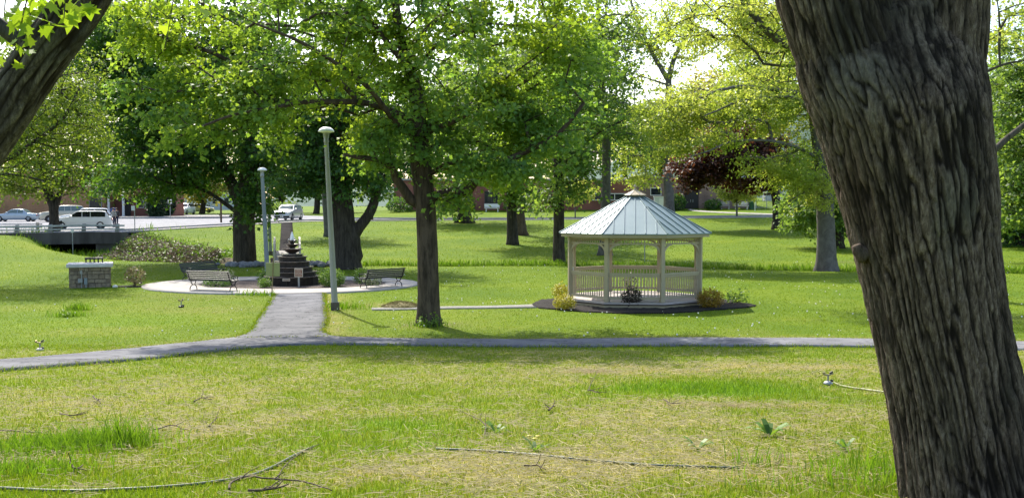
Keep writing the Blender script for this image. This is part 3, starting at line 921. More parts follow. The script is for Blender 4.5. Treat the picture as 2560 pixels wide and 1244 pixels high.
# pavement in front of the left buildings
v, f = grid_between(np.array([(-75, 131, 0), (-33, 131, 0.)]), np.array([(-75, 137.5, 0), (-35, 137.5, 0.)]), 4, 0.15, 0.2, zr)
tag(mesh_np("shop_pavement", v, f, M['concrete']), "pale raised pavement before the brick buildings", "pavement", kind='structure')
# building walk on the right
wl = [GD(1722, 129.5), GD(1740, 127), GD(1790, 124), GD(1860, 121.5), GD(1960, 119)]
v, f = strip([p + Vector((-.3, -.7, 0)) for p in wl], [p + Vector((.3, .7, 0)) for p in wl], 4, 0.05, 0.06)
tag(mesh_np("building_walk", v, f, M['concrete']), "pale concrete walk to the brick building door", "path", kind='structure')
# wooded ridge far away
def hill():
    xs2 = np.linspace(-200, 700, 90); d = np.linspace(0, 1, 16)
    V = []
    for x in xs2:
        h = 20 + 62 * math.exp(-((x - 230) / 130) ** 2) + 60 * math.exp(-((x - 420) / 160) ** 2)
        for q in d:
            V.append((x, 820 + 240 * q, 2 + (h + 0) * math.sin(q * math.pi / 2)))
    V = np.array(V)
    V[:, 2] += 5 * fbm2(V[:, 0], V[:, 1], 25, 1.0, 4)
    idx = np.arange(len(V)).reshape(90, 16)
    f = np.stack([idx[:-1, :-1], idx[1:, :-1], idx[1:, 1:], idx[:-1, 1:]], 2).reshape(-1, 4)
    tag(mesh_np("hills", V, f, M['hill'], None, True), "hazy blue green wooded ridge in the distance", "hill", kind='structure')
hill()

# ------------------------------------------------------------------ grass blades, straw and white clover heads
def scatter(n, y0, y1, rng, pw=1.0, margin=1.0):
    u = rng.random(n)
    y = (y0 ** (1 - pw) + u * (y1 ** (1 - pw) - y0 ** (1 - pw))) ** (1 / (1 - pw)) if pw != 1 else y0 * (y1 / y0) ** u
    hw = y * 0.5 + margin
    x = (rng.random(n) * 2 - 1) * hw
    return x, y
def blades(x, y, h, w, rng, st, lu, lean=0.5):
    n = len(x)
    z = z_ground(x, y) - 0.008
    a = rng.random(n) * 2 * np.pi; la = rng.random(n) * 2 * np.pi
    ln = h * lean * (0.2 + rng.random(n))
    dx, dy = np.cos(a) * w / 2, np.sin(a) * w / 2
    V = np.empty((n, 5, 3))
    V[:, 0] = np.stack([x - dx, y - dy, z], 1); V[:, 1] = np.stack([x + dx, y + dy, z], 1)
    mx, my = x + np.cos(la) * ln * 0.3, y + np.sin(la) * ln * 0.3
    V[:, 2] = np.stack([mx + dx * .75, my + dy * .75, z + h * 0.6], 1); V[:, 3] = np.stack([mx - dx * .75, my - dy * .75, z + h * 0.6], 1)
    V[:, 4] = np.stack([x + np.cos(la) * ln, y + np.sin(la) * ln, z + h], 1)
    b = np.arange(n)[:, None] * 5
    q = b + np.array([[0, 1, 2, 3]]); t = b + np.array([[3, 2, 4]])
    return V.reshape(-1, 3), q, t, np.repeat(st, 5), np.repeat(lu, 5)
def grass(name, n, y0, y1, hmin, hmax, wf, seed, label, pw=1.0, keep=None):
    rng = np.random.default_rng(seed)
    x, y = scatter(n, y0, y1, rng, pw)
    ok = ~in_paths(x, y)
    x, y = x[ok], y[ok]
    st, so2, lu = cover(x, y)
    k = rng.random(len(x)) < np.clip(1.0 - 0.75 * so2 - 0.45 * st, 0.1, 1)
    x, y, st, lu = x[k], y[k], st[k], lu[k]
    if keep is not None:
        k = keep(x, y); x, y, st, lu = x[k], y[k], st[k], lu[k]
    r = rng.random(len(x))
    h = (hmin + (hmax - hmin) * r * r) * (1 + 0.25 * lu) * (1 - 0.35 * st)
    w = wf * y * (0.6 + 0.8 * rng.random(len(x))) + 0.0025
    stb = (rng.random(len(x)) < st * 0.75).astype(float) * (0.6 + 0.4 * rng.random(len(x)))
    V, q, t, s1, l1 = blades(x, y, h, w, rng, stb, lu)
    tag(mesh_np(name, V, [q, t], M['blade'], None, False, {'straw': s1, 'lush': l1}), label, "grass", kind='stuff')
grass("grass", 360000, 5.2, 23.5, 0.025, 0.07, 0.00042, 1, "thin new grass in front of the asphalt path", 1.4)
grass("grass", 230000, 22, 60, 0.02, 0.055, 0.00045, 2, "mown green grass around the fountain and gazebo", 1.2)
grass("grass", 60000, 60, 106, 0.03, 0.09, 0.0005, 3, "mown green grass rising beyond the creek to the road", 1.0, keep=lambda x, y: (y < y_edge(x) - .3) & (x > -40))
# tall tufts
def tufts():
    rng = np.random.default_rng(5)
    xs_, ys_, hs = [], [], []
    for px, py, r, n, h in [(130, 1125, .33, 1500, .13), (250, 1110, .25, 600, .17), (60, 1180, .25, 600, .11), (310, 1115, .1, 120, .3), (170, 790, .25, 150, .22), (195, 775, .2, 150, .25), (660, 737, .5, 260, .25), (850, 770, .45, 260, .22), (1750, 972, .6, 900, .08),
                            (1900, 1165, .12, 60, .2), (2150, 1180, .2, 120, .22), (1980, 1225, .2, 80, .12), (2200, 1215, .3, 200, .2), (1070, 815, .3, 160, .18), (230, 640, 3.0, 500, .5), (190, 628, 3.0, 300, .6)]:
        g = G(px, py)
        xs_.append(g.x + rng.normal(0, r, n)); ys_.append(g.y + rng.normal(0, r * .7, n)); hs.append(h * (0.4 + 0.8 * rng.random(n)))
    for k in range(900):   # along the creek
        pass
    rx = rng.random(5000) * 40 - 12
    cy = np.interp(rx, [c[0] for c in CREEK], [c[1] for c in CREEK])
    xs_.append(rx); ys_.append(cy + 1.0 + np.abs(rng.normal(0, .35, 5000))); hs.append(.12 + .22 * rng.random(5000))
    x, y, h = np.concatenate(xs_), np.concatenate(ys_), np.concatenate(hs)
    ok = ~in_paths(x, y); x, y, h = x[ok], y[ok], h[ok]
    V, q, t, s1, l1 = blades(x, y, h, 0.0007 * y + 0.003, rng, np.zeros(len(x)), np.full(len(x), 0.8), 0.6)
    tag(mesh_np("grass", V, [q, t], M['blade'], None, False, {'straw': s1, 'lush': l1}), "longer green grass tufts left unmown in the lawn", "grass", kind='stuff')
tufts()
def path_fringe():
    rng = np.random.default_rng(15)
    X_, Y_ = [], []
    for e in (a_near, a_far, b_l, b_r):
        L_ = np.concatenate([[0], np.cumsum(np.linalg.norm(np.diff(e, axis=0), axis=1))])
        n = int(L_[-1] * 150)
        t = rng.random(n) * L_[-1]
        X_.append(np.interp(t, L_, e[:, 0]) + rng.normal(0, .05, n)); Y_.append(np.interp(t, L_, e[:, 1]) + rng.normal(0, .05, n))
    x, y = np.concatenate(X_), np.concatenate(Y_)
    k = (fbm2(x, y, .5, 6., 3) > -.12) & ~((y > 22.3) & (y < 24.9) & in_poly(x, y, [(-9.5, 21.5), (-4.6, 25.6), (-4.2, 22.9), (-7, 22.0)]))
    x, y = x[k], y[k]
    st, so2, lu = cover(x, y)
    V, q, t, s1, l1 = blades(x, y, .03 + .09 * rng.random(len(x)), 0.00045 * y + .0025, rng, (rng.random(len(x)) < st * .6).astype(float), lu, .9)
    tag(mesh_np("grass", V, [q, t], M['blade'], None, False, {'straw': s1, 'lush': l1}), "ragged grass fringe creeping over the path edges", "grass", kind='stuff')
path_fringe()
def straw():
    rng = np.random.default_rng(9)
    x, y = scatter(80000, 5.2, 40, rng, 1.3)
    ok = ~in_paths(x, y); x, y = x[ok], y[ok]
    st, so2, lu = cover(x, y)
    k = rng.random(len(x)) < np.clip(st * 0.9 - 0.15, 0.0, 1)
    x, y = x[k], y[k]
    n = len(x)
    z = z_ground(x, y) + 0.012 + 0.03 * rng.random(n)
    a = rng.normal(0, 0.7, n); L = 0.04 + 0.10 * rng.random(n); w = 0.002 + 0.00028 * y
    dx, dy, dz = np.cos(a) * L / 2, np.sin(a) * L / 2, rng.normal(0, .012, n)
    nx, ny = -np.sin(a) * w / 2, np.cos(a) * w / 2
    V = np.stack([np.stack([x - dx - nx, y - dy - ny, z - dz], 1), np.stack([x + dx - nx, y + dy - ny, z + dz], 1), np.stack([x + dx + nx, y + dy + ny, z + dz + w * .6], 1), np.stack([x - dx + nx, y - dy + ny, z - dz + w * .6], 1)], 1)
    tag(mesh_np("straw", V.reshape(-1, 3), np.arange(n * 4).reshape(n, 4), M['straw']), "loose dry straw scattered over the seeded lawn", "straw", kind='stuff')
straw()
def clover():
    rng = np.random.default_rng(21)
    x, y = scatter(1100, 25, 62, rng, 0.6, 0)
    k = (fbm2(x, y, 4.0, 2.0, 2) > -0.05) & ~in_paths(x, y) & (x > -9 + 0 * y)
    x, y = x[k], y[k]
    x2, y2 = scatter(120, 26, 60, rng, 0.6, 0); k2 = ~in_paths(x2, y2)
    x = np.concatenate([x, x2[k2]]); y = np.concatenate([y, y2[k2]])
    z = z_ground(x, y)
    b = MB()
    for q in range(len(x)):
        r = 0.010 + 0.016 * rng.random()
        b.ball((x[q], y[q], z[q] + 0.06 + 0.05 * rng.random()), r, 5, 3)
    tag(b.build("clover_flowers", M['white_paint']), "tiny white clover heads dotted over the lawn", "flowers", kind='stuff')
clover()
# ------------------------------------------------------------------ trees
def bark_disp(amp, fr, base_z=None, flare=0.0, seed=0.0, lobes=5):
    def fn(V, pts, a, R):
        sh = V.shape[:2]
        p = V.reshape(-1, 3)
        n = fbm(np.stack([p[:, 0] * fr, p[:, 1] * fr, p[:, 2] * fr * 0.22], 1) + seed, 3).reshape(sh)
        ridge = (1 - np.abs(n) * 2.4)
        d = R * amp * ridge
        if flare:
            h = V[:, :, 2] - base_z
            k = np.exp(-np.clip(h, 0, None) / (0.55 * R.max() + 0.12))
            d = d + R.max() * flare * k * (0.75 + 0.45 * np.cos(a * lobes + seed)[None, :] + 0.3 * np.cos(a * (lobes - 2) + 2 + seed)[None, :])
        return d
    return fn

def leaf_quads(o, d, per, L, size, rng, droop=0.35, flat=0.18, rand=0.8, wid=0.45):
    n = len(o)
    o = np.repeat(o, per, 0); d = np.repeat(d, per, 0)
    N = n * per
    up = np.array([0, 0, 1.0])
    s = np.cross(d, up); s /= np.linalg.norm(s, axis=1)[:, None] + 1e-9
    u = rng.random(N) * 1.7 - 0.75
    v = rng.normal(0, 0.36, N) * (1.1 - 0.45 * np.clip(u, 0, 1))
    w = rng.normal(0, flat, N)
    Lr = L * np.repeat(0.7 + 0.6 * rng.random(n), per)
    p = o + (d * u[:, None] + s * v[:, None]) * Lr[:, None]
    p[:, 2] += (w - droop * (np.clip(u, 0, None) ** 2 * 0.6 + v * v * 0.6)) * Lr
    nrm = up * 0.55 + rng.normal(0, rand, (N, 3)) * 0.6 + d * 0.15
    nrm /= np.linalg.norm(nrm, axis=1)[:, None]
    t = d * 0.7 + s * np.sign(v)[:, None] * 0.5 + rng.normal(0, 0.5, (N, 3)) - up * 0.45
    t -= nrm * (t * nrm).sum(1)[:, None]
    t /= np.linalg.norm(t, axis=1)[:, None] + 1e-9
    b = np.cross(nrm, t)
    sz = (size * (0.5 + 0.85 * rng.random(N)))[:, None]
    V = np.empty((N, 4, 3))
    V[:, 0] = p
    V[:, 1] = p + t * sz * 0.42 + b * sz * wid + nrm * sz * 0.10
    V[:, 2] = p + t * sz - nrm * sz * 0.12
    V[:, 3] = p + t * sz * 0.42 - b * sz * wid + nrm * sz * 0.10
    return V.reshape(-1, 3), np.arange(N * 4).reshape(N, 4)

MAPLE = [(0, 0), (.18, .02), (.34, -.10), (.30, .14), (.52, .22), (.36, .34), (.46, .60), (.20, .50), (.13, .72), (0, 1.0), (-.13, .72), (-.20, .50), (-.46, .60), (-.36, .34), (-.52, .22), (-.30, .14), (-.34, -.10), (-.18, .02)]
def maple_leaves(p, size, rng, rand=0.9):
    N = len(p)
    up = np.array([0, 0, 1.0])
    nrm = up * 0.35 + rng.normal(0, rand, (N, 3)); nrm /= np.linalg.norm(nrm, axis=1)[:, None]
    t = rng.normal(0, 0.5, (N, 3)) - up * 0.9
    t -= nrm * (t * nrm).sum(1)[:, None]; t /= np.linalg.norm(t, axis=1)[:, None]
    b = np.cross(nrm, t)
    sz = size * (0.6 + 0.6 * rng.random(N))
    q = np.array(MAPLE)
    V = p[:, None, :] + (t[:, None, :] * q[None, :, 1, None] + b[:, None, :] * q[None, :, 0, None] - nrm[:, None, :] * (0.25 * q[None, :, 0, None] ** 2 + 0.12 * q[None, :, 1, None] ** 2)) * sz[:, None, None]
    k = len(q)
    return V.reshape(-1, 3), np.arange(N * k).reshape(N, k)

def edges_mesh(A, B, ra, rb, n):
    d = B - A
    ln = np.linalg.norm(d, axis=1)[:, None] + 1e-9
    d = d / ln
    ref = np.where(np.abs(d[:, 2:3]) > 0.9, np.array([[1.0, 0, 0]]), np.array([[0, 0, 1.0]]))
    s = np.cross(d, ref); s /= np.linalg.norm(s, axis=1)[:, None]
    b = np.cross(d, s)
    a = np.arange(n) * 2 * np.pi / n
    ring = np.cos(a)[None, :, None] * s[:, None, :] + np.sin(a)[None, :, None] * b[:, None, :]
    V = np.concatenate([A[:, None, :] + ring * ra[:, None, None], B[:, None, :] + d[:, None, :] * (rb * 0.3)[:, None, None] + ring * rb[:, None, None]], 1)
    m = len(A)
    base = (np.arange(m) * 2 * n)[:, None]
    k = np.arange(n)
    q = np.stack([k, (k + 1) % n, (k + 1) % n + n, k + n], 1)
    f = (base[:, :, None] + q[None]).reshape(-1, 4)
    return V.reshape(-1, 3), f

def tree(name, label, D, trunk, tr, blobs, n, per, L, leaf, leafm, barkm, seed, limbs=(), cat="tree", group=None, base=None, step=0.6, bal=0.25,
         droop=0.35, flat=0.18, flare=0.55, tipr=0.012, rand=0.8, clump=-0.12, gam=2.3, seg=14, keep=None, lobes=5, root=None, shell=2.0):
    rng = np.random.default_rng(seed)
    if base is None:
        base = G(trunk[0][0], trunk[0][1]) if D is None else GD(trunk[0][0], D)
    if D is None: D = base.y
    base = Vector(base)
    own = root is None
    if own: root = thing(name, base, label, cat, group=group)
    bz = np.array(base)
    def W3(q):
        return np.array(P(q[0], q[1], D + (q[2] if len(q) > 2 else 0))) - bz
    tp = [np.array([0, 0, -0.15])] + [W3(q) for q in trunk[1:]]
    T = resample(tp, 0.22 if D < 70 else 0.4)
    d = np.linspace(0, 1, len(T))
    Rt = np.interp(d, np.linspace(0, 1, len(tr)), tr)
    nodes = [p for p in T]; par = [-1] + list(range(len(T) - 1)); rad = list(Rt); pl = [0.0]
    expl = [True] * len(T)
    for k in range(1, len(T)): pl.append(pl[-1] + np.linalg.norm(T[k] - T[k - 1]))
    VV = []; FF = []; off = 0
    if own:
        v, f = tube_np(T, Rt, seg, bark_disp(0.10, 2.2 / max(Rt[0], .1), -0.1, flare, seed * 1.7, lobes))
        VV.append(v); FF.append(f); off += len(v)
    for pts, r0, r1 in limbs:
        q = np.array([W3(x) for x in pts])
        NN = np.array(nodes[:len(T)])
        k0 = int(np.argmin(np.linalg.norm(NN - q[0], axis=1)))
        q[0] = NN[k0]
        Q = resample(q, 0.3)
        Q[1:-1] += 0.25 * r0 * np.stack([fbm(Q[1:-1] * 1.3 + 5 * k, 2) for k in range(3)], 1) * 3
        Rq = np.linspace(r0, r1, len(Q))
        v, f = tube_np(Q, Rq, 10, bark_disp(0.10, 1.5 / r0, 0, 0, seed))
        VV.append(v); FF.append(f + off); off += len(v)
        prev = k0
        for k in range(1, len(Q)):
            nodes.append(Q[k]); par.append(prev); rad.append(Rq[k]); expl.append(True)
            pl.append(pl[prev] + np.linalg.norm(Q[k] - nodes[prev])); prev = len(nodes) - 1
    # crown clusters
    tot = sum(b[2] * b[3] * (b[6] if len(b) > 6 else 1) for b in blobs)
    att = []
    for b in blobs:
        c = W3((b[0], b[1], b[5] if len(b) > 5 else 0))
        sc = (D + (b[5] if len(b) > 5 else 0)) / FPX
        R3 = np.array([b[2] * sc, b[4], b[3] * sc])
        m = max(3, int(n * b[2] * b[3] * (b[6] if len(b) > 6 else 1) / tot))
        g = rng.normal(0, 1, (m * 5, 3)); g /= np.linalg.norm(g, axis=1)[:, None]
        g *= (rng.random(m * 5) ** (1 / shell))[:, None] * (1 + 0.28 * fbm(g * 1.6 + seed * 3.1, 2))[:, None]
        p = c + g * R3
        cl = fbm(p / (1.6 * max(1, L)) + seed, 2)
        p = p[cl > clump][:m]
        att.append(p)
    att = np.concatenate(att)
    if keep is not None:
        att = att[keep(att + bz)]
    att = att[np.argsort(np.linalg.norm(att - T[-1], axis=1) + 0.0)]
    cap = len(nodes) + len(att) * 40
    NP = np.zeros((cap, 3)); NP[:len(nodes)] = nodes
    PL = np.zeros(cap); PL[:len(nodes)] = pl
    lo = max(1, int(len(T) * 0.28))
    valid = np.ones(cap, bool); valid[:lo] = False
    cnt = len(nodes)
    tips = []
    for p in att:
        dd = np.linalg.norm(NP[:cnt] - p, axis=1)
        cost = dd + bal * PL[:cnt] + 0.5 * np.clip(NP[:cnt, 2] - p[2], 0, None)
        cost[~valid[:cnt]] = 1e9
        j = int(np.argmin(cost))
        A = NP[j].copy()
        k = max(1, int(dd[j] / step)); k = min(k, 30)
        side = rng.normal(0, 1, 3) * dd[j] * 0.07
        lift = np.array([0, 0, dd[j] * 0.10])
        prev = j
        for i in range(1, k + 1):
            t = i / k
            q = A * (1 - t) + p * t + (side + lift) * (4 * t * (1 - t)) * 0.6
            if i < k: q = q + rng.normal(0, 0.05 * step, 3)
            NP[cnt] = q; PL[cnt] = PL[prev] + np.linalg.norm(q - NP[prev])
            par.append(prev); rad.append(0.0); expl.append(False)
            prev = cnt; cnt += 1
        tips.append(prev)
    NP = NP[:cnt]; par = np.array(par); rad = np.array(rad); expl = np.array(expl)
    w = np.zeros(cnt)
    w[tips] += tipr ** gam
    for k in range(cnt - 1, 0, -1):
        if par[k] >= 0: w[par[k]] += w[k]
    rr = w ** (1 / gam)
    rr = np.where(expl, rad, np.maximum(rr, tipr * 0.6))
    rr = np.where(expl, rr, np.minimum(rr, Rt[0] * 0.5))
    e = np.where(~expl)[0]
    for lo_r, hi_r, ns in ((0.05, 99, 7), (0.02, 0.05, 5), (0.0, 0.02, 3)):
        s = e[(rr[e] >= lo_r) & (rr[e] < hi_r)]
        if len(s):
            ra = np.minimum(rr[par[s]], rr[s] * 1.2)
            v, f = edges_mesh(NP[par[s]], NP[s], ra, rr[s], ns)
            VV.append(v); FF.append(f + off); off += len(v)
    mesh_np("trunk" if own else "branches", np.concatenate(VV), np.concatenate(FF), barkm, root, True)
    tips = np.array(tips)
    dirs = NP[tips] - NP[par[tips]]
    rd = NP[tips] - T[-1]
    dirs = dirs / (np.linalg.norm(dirs, axis=1)[:, None] + 1e-9) + 0.5 * rd / (np.linalg.norm(rd, axis=1)[:, None] + 1e-9)
    dirs[:, 2] *= 0.35
    dirs /= np.linalg.norm(dirs, axis=1)[:, None] + 1e-9
    # the node before each tip bears leaves too
    o2 = NP[par[tips]]
    O = np.concatenate([NP[tips], o2]); DD = np.concatenate([dirs, dirs])
    v, f = leaf_quads(O, DD, max(1, per // 2), L, leaf, rng, droop, flat, rand)
    mesh_np("crown", v, f, leafm, root)
    return root

def shrub(name, label, base, rx, rz, n, leaf, leafm, seed, cat="shrub", ry=None, stems=5, L=0.12, shape='ball', group=None, barkm=None, wid=0.45, z0=0.5, lumpy=0.25):
    """A bush: a few stems from the ground and a crown of small leaves."""
    rng = np.random.default_rng(seed)
    base = Vector(base)
    root = thing(name, base, label, cat, group=group)
    ry = ry or rx
    g = rng.normal(0, 1, (n, 3)); g /= np.linalg.norm(g, axis=1)[:, None]
    r = rng.random(n) ** (1 / 7.0) * (1 + lumpy * fbm(g * 2.2 + seed, 3))
    p = g * r[:, None] * np.array([rx, ry, rz])
    p[:, 2] += rz * z0 * 2 * 0.95
    p = p[p[:, 2] > 0.01]
    dd = g[:len(p)].copy(); dd = p - np.array([0, 0, rz * z0]); dd /= np.linalg.norm(dd, axis=1)[:, None]
    v, f = leaf_quads(p, dd, 1, L, leaf, rng, 0.1, 0.2, 1.0, wid)
    b = MB()
    for k in range(stems):
        a = rng.random() * 6.28; q = rng.random() * 0.6 + 0.2
        e = Vector((math.cos(a) * rx * q, math.sin(a) * ry * q, rz * (0.9 + 0.8 * rng.random())))
        b.tube(resample([(0.03 * math.cos(a), 0.03 * math.sin(a), -0.05), e * 0.5 + Vector((0, 0, 0.05)), e], 0.12), [0.02 * max(.4, min(1, rx * 1.5)) * s for s in np.linspace(1, 0.4, len(resample([(0.03 * math.cos(a), 0.03 * math.sin(a), -0.05), e * 0.5 + Vector((0, 0, 0.05)), e], 0.12)))], 5)
    b.build("stem", barkm or M['twig'], root)
    mesh_np("foliage", v, f, leafm, root)
    return root

weed_scatter()
# ------------------------------------------------------------------ the two near trunks
def furrow(amp, fr, seed=0.0, fz=0.14, rec=None):
    """Plates and fissures running along the trunk; rec collects how deep in a fissure each point lies."""
    def fn(V, pts, a, R):
        sh = V.shape[:2]
        p = V.reshape(-1, 3)
        z = p[:, 2]
        c = np.repeat(pts, sh[1], 0)
        q = p - c                                   # around the axis, so that fissures follow the lean
        q2 = np.stack([q[:, 0] * fr, q[:, 1] * fr, z * fr * fz], 1) + seed
        q3 = np.stack([q[:, 0] * fr, q[:, 1] * fr, z * fr * .30], 1) + seed
        wv = np.stack([fbm(q3 * 0.35 + 3.1, 3), fbm(q3 * 0.35 + 9.7, 3), fbm(q3 * 0.4 + 5.5, 2)], 1)
        n1 = perlin(q2 + wv * 0.75)
        n2 = perlin(q2 * np.array([1.8, 1.8, 4.5]) + wv * 1.5 + 7)
        n3 = fbm(np.stack([q[:, 0] * fr * 2.6, q[:, 1] * fr * 2.6, z * fr * .7], 1) + seed, 3)
        big = perlin(np.stack([q[:, 0] * 2.2, q[:, 1] * 2.2, z * 0.5], 1) + seed * 2)
        f1 = np.exp(-(n1 / 0.11) ** 2); f2 = np.exp(-(n2 / 0.09) ** 2)
        d = -f1 * 1.0 - f2 * 0.5 + 0.5 * n3 + 0.45 * np.abs(n1)
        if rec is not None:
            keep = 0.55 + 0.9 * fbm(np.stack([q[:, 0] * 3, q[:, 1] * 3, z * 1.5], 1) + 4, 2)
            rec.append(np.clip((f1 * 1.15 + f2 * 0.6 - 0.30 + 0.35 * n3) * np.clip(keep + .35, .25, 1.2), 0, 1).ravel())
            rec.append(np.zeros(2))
        return amp * d.reshape(sh) + amp * 1.3 * big.reshape(sh)
    return fn

def near_trunk():
    D = 6.2
    base = GD(2440, D)
    root = thing("maple_tree", base, "huge furrowed grey brown trunk of the closest tree, leaning and splitting at the top", "tree")
    E = [(40, 2010, 2440), (140, 1990, 2463), (250, 2030, 2464), (330, 2058, 2466), (420, 2084, 2476), (500, 2108, 2483), (560, 2122, 2485), (620, 2140, 2486), (690, 2158, 2494), (760, 2173, 2504), (870, 2198, 2524), (960, 2216, 2545),
         (1040, 2230, 2566), (1150, 2245, 2592), (1244, 2256, 2622), (1290, 2225, 2665), (1330, 2185, 2710)]
    E = [(5, 2060, 2370)] + E
    pts = []; rr = []
    for y, l, r in E[::-1]:
        pts.append(np.array(P((l + r) / 2, y, D)) - np.array(base)); rr.append((r - l) / 2 / FPX * D)
    Pn = resample(pts, 0.012); k = np.linspace(0, 1, len(Pn))
    tt = np.concatenate([[0], np.cumsum(np.linalg.norm(np.diff(np.array(pts), axis=0), axis=1))]); tt /= tt[-1]
    dd = np.concatenate([[0], np.cumsum(np.linalg.norm(np.diff(Pn, axis=0), axis=1))]); dd /= dd[-1]
    R = np.interp(dd, tt, rr)
    rec = []
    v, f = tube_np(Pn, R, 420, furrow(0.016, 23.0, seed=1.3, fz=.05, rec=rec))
    ax = np.interp(v[:, 2], Pn[:, 2], Pn[:, 1])           # the trunk flattens where it splits in two
    zt = P(2200, 5, D).z - base.z; zb_ = P(2200, 330, D).z - base.z
    v[:, 1] = ax + (v[:, 1] - ax) * (1 - .62 * sstep(zb_, zt, v[:, 2]))
    VV = [v]; FF = [f]; off = len(v)
    for pl, r in (([(2190, 330), (2150, 200), (2098, 50), (2062, -80), (2010, -300), (1950, -600)], [.25, .31, .315, .29, .27, .2]), ([(2330, 330), (2350, 200), (2364, 60), (2372, -80), (2400, -300), (2450, -600)], [.2, .245, .235, .23, .21, .16])):
        q = resample([np.array(P(x, y, D)) - np.array(base) for x, y in pl], 0.02)
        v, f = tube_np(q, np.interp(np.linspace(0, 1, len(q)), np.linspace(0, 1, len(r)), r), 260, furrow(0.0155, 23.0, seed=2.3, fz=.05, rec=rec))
        VV.append(v); FF.append(f + off); off += len(v)
    # a broken stub on the lit side of the trunk
    q = resample([np.array(P(2165, 640, D - .1)) - np.array(base), np.array(P(2145, 622, D - .1)) - np.array(base), np.array(P(2140, 612, D - .1)) - np.array(base)], 0.02)
    v, f = tube_np(q, np.linspace(0.05, 0.025, len(q)), 12, bark_disp(.2, 20)); rec.append(np.zeros(len(v)))
    VV.append(v); FF.append(f + off)
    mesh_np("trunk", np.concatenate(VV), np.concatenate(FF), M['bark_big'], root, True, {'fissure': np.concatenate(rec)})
    tree("maple_tree", "", D, [(2440, 1250), (2300, 600), (2100, 0), (1990, -500), (1950, -800)], [.3, .3, .3, .22, .12],
         [(2200, -1500, 1300, 500, 2.8), (2700, -1300, 700, 500, 2.5)], 130, 26, 0.5, 0.14, M['leaf_near'], M['bark'], 71, limbs=[([(2020, -300), (2200, -800), (2500, -1100)], .16, .06)], root=root, base=base)
near_trunk()

def lean_trunk():
    D = 5.6
    base = GD(-520, D)
    root = thing("maple_tree", base, "grey scaly trunk slanting across the upper corner, bearing fresh maple leaves", "tree")
    pl = [(-520, 1420), (-500, 1200), (-430, 950), (-300, 720), (-150, 505), (0, 292), (105, 140), (208, -5), (300, -160), (400, -360)]
    rr = [.24, .20, .18, .165, .15, .135, .130, .128, .12, .10]
    pts = [np.array(P(x, y, D)) - np.array(base) for x, y in pl]
    q = resample(pts, 0.012)
    tt = np.concatenate([[0], np.cumsum(np.linalg.norm(np.diff(np.array(pts), axis=0), axis=1))]); tt /= tt[-1]
    R = np.interp(np.linspace(0, 1, len(q)), tt, rr)
    rec = []
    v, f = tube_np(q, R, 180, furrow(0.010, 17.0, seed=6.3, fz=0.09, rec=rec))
    VV = [v]; FF = [f]; off = len(v)
    for a, b, r in (((118, 60), (140, 5), .03), ((85, 110), (62, 78), .018)):
        s = resample([np.array(P(a[0], a[1], D - .02)) - np.array(base), np.array(P(b[0], b[1], D - .05)) - np.array(base)], 0.02)
        v, f = tube_np(s, np.linspace(r, r * .6, len(s)), 10, bark_disp(.2, 20)); VV.append(v); FF.append(f + off); off += len(v); rec.append(np.zeros(len(v)))
    # drooping twigs that carry the near leaves
    rng = np.random.default_rng(3)
    LP = []
    tw = [([(150, 10, -.2), (100, -60, -.3), (62, 20, -.3), (45, 130, -.3)], 26), ([(20, -80, .2), (12, 20, .2), (10, 90, .2)], 16), ([(90, -90, .1), (80, 0, .1), (72, 60, .1)], 16), ([(180, -60, -.5), (165, -20, -.5), (160, 45, -.5)], 10),
          ([(330, -220, 1), (450, -150, 2.0), (505, -40, 2.4), (530, 40, 2.4)], 14), ([(450, -150, 2.0), (430, 20, 2.2), (412, 120, 2.2)], 7), ([(450, -150, 2.0), (470, -50, 2.0), (472, 20, 2.0)], 8), ([(300, -180, .5), (380, -120, 1.4), (372, -30, 1.5), (380, 60, 1.5)], 6), ([(-60, 150, .4), (-30, 180, .4), (10, 170, .4), (25, 210, .4)], 9)]
    for pp, n in tw:
        s = resample([np.array(P(x, y, D + d)) - np.array(base) for x, y, d in pp], 0.03)
        v, f = tube_np(s, np.linspace(.006, .0025, len(s)), 5); VV.append(v); FF.append(f + off); off += len(v); rec.append(np.zeros(len(v)))
        k = (len(s) * (0.35 + 0.65 * rng.random(n))).astype(int).clip(0, len(s) - 1)
        LP.append(s[k] + rng.normal(0, .06, (n, 3)))
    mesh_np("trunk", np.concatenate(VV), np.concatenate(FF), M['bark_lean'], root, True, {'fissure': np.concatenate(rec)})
    v, f = maple_leaves(np.concatenate(LP), 0.10, rng)
    mesh_np("near_leaves", v, f, M['leaf_near'], root)
    tree("maple_tree", "", D, [(-520, 1420), (0, 292), (208, -5), (400, -360), (600, -900)], [.2, .15, .13, .1, .06],
         [(300, -1300, 1100, 450, 2.5), (-500, -600, 500, 400, 2)], 90, 26, 0.45, 0.12, M['leaf_near'], M['bark_lean'], 72, root=root, base=base)
lean_trunk()

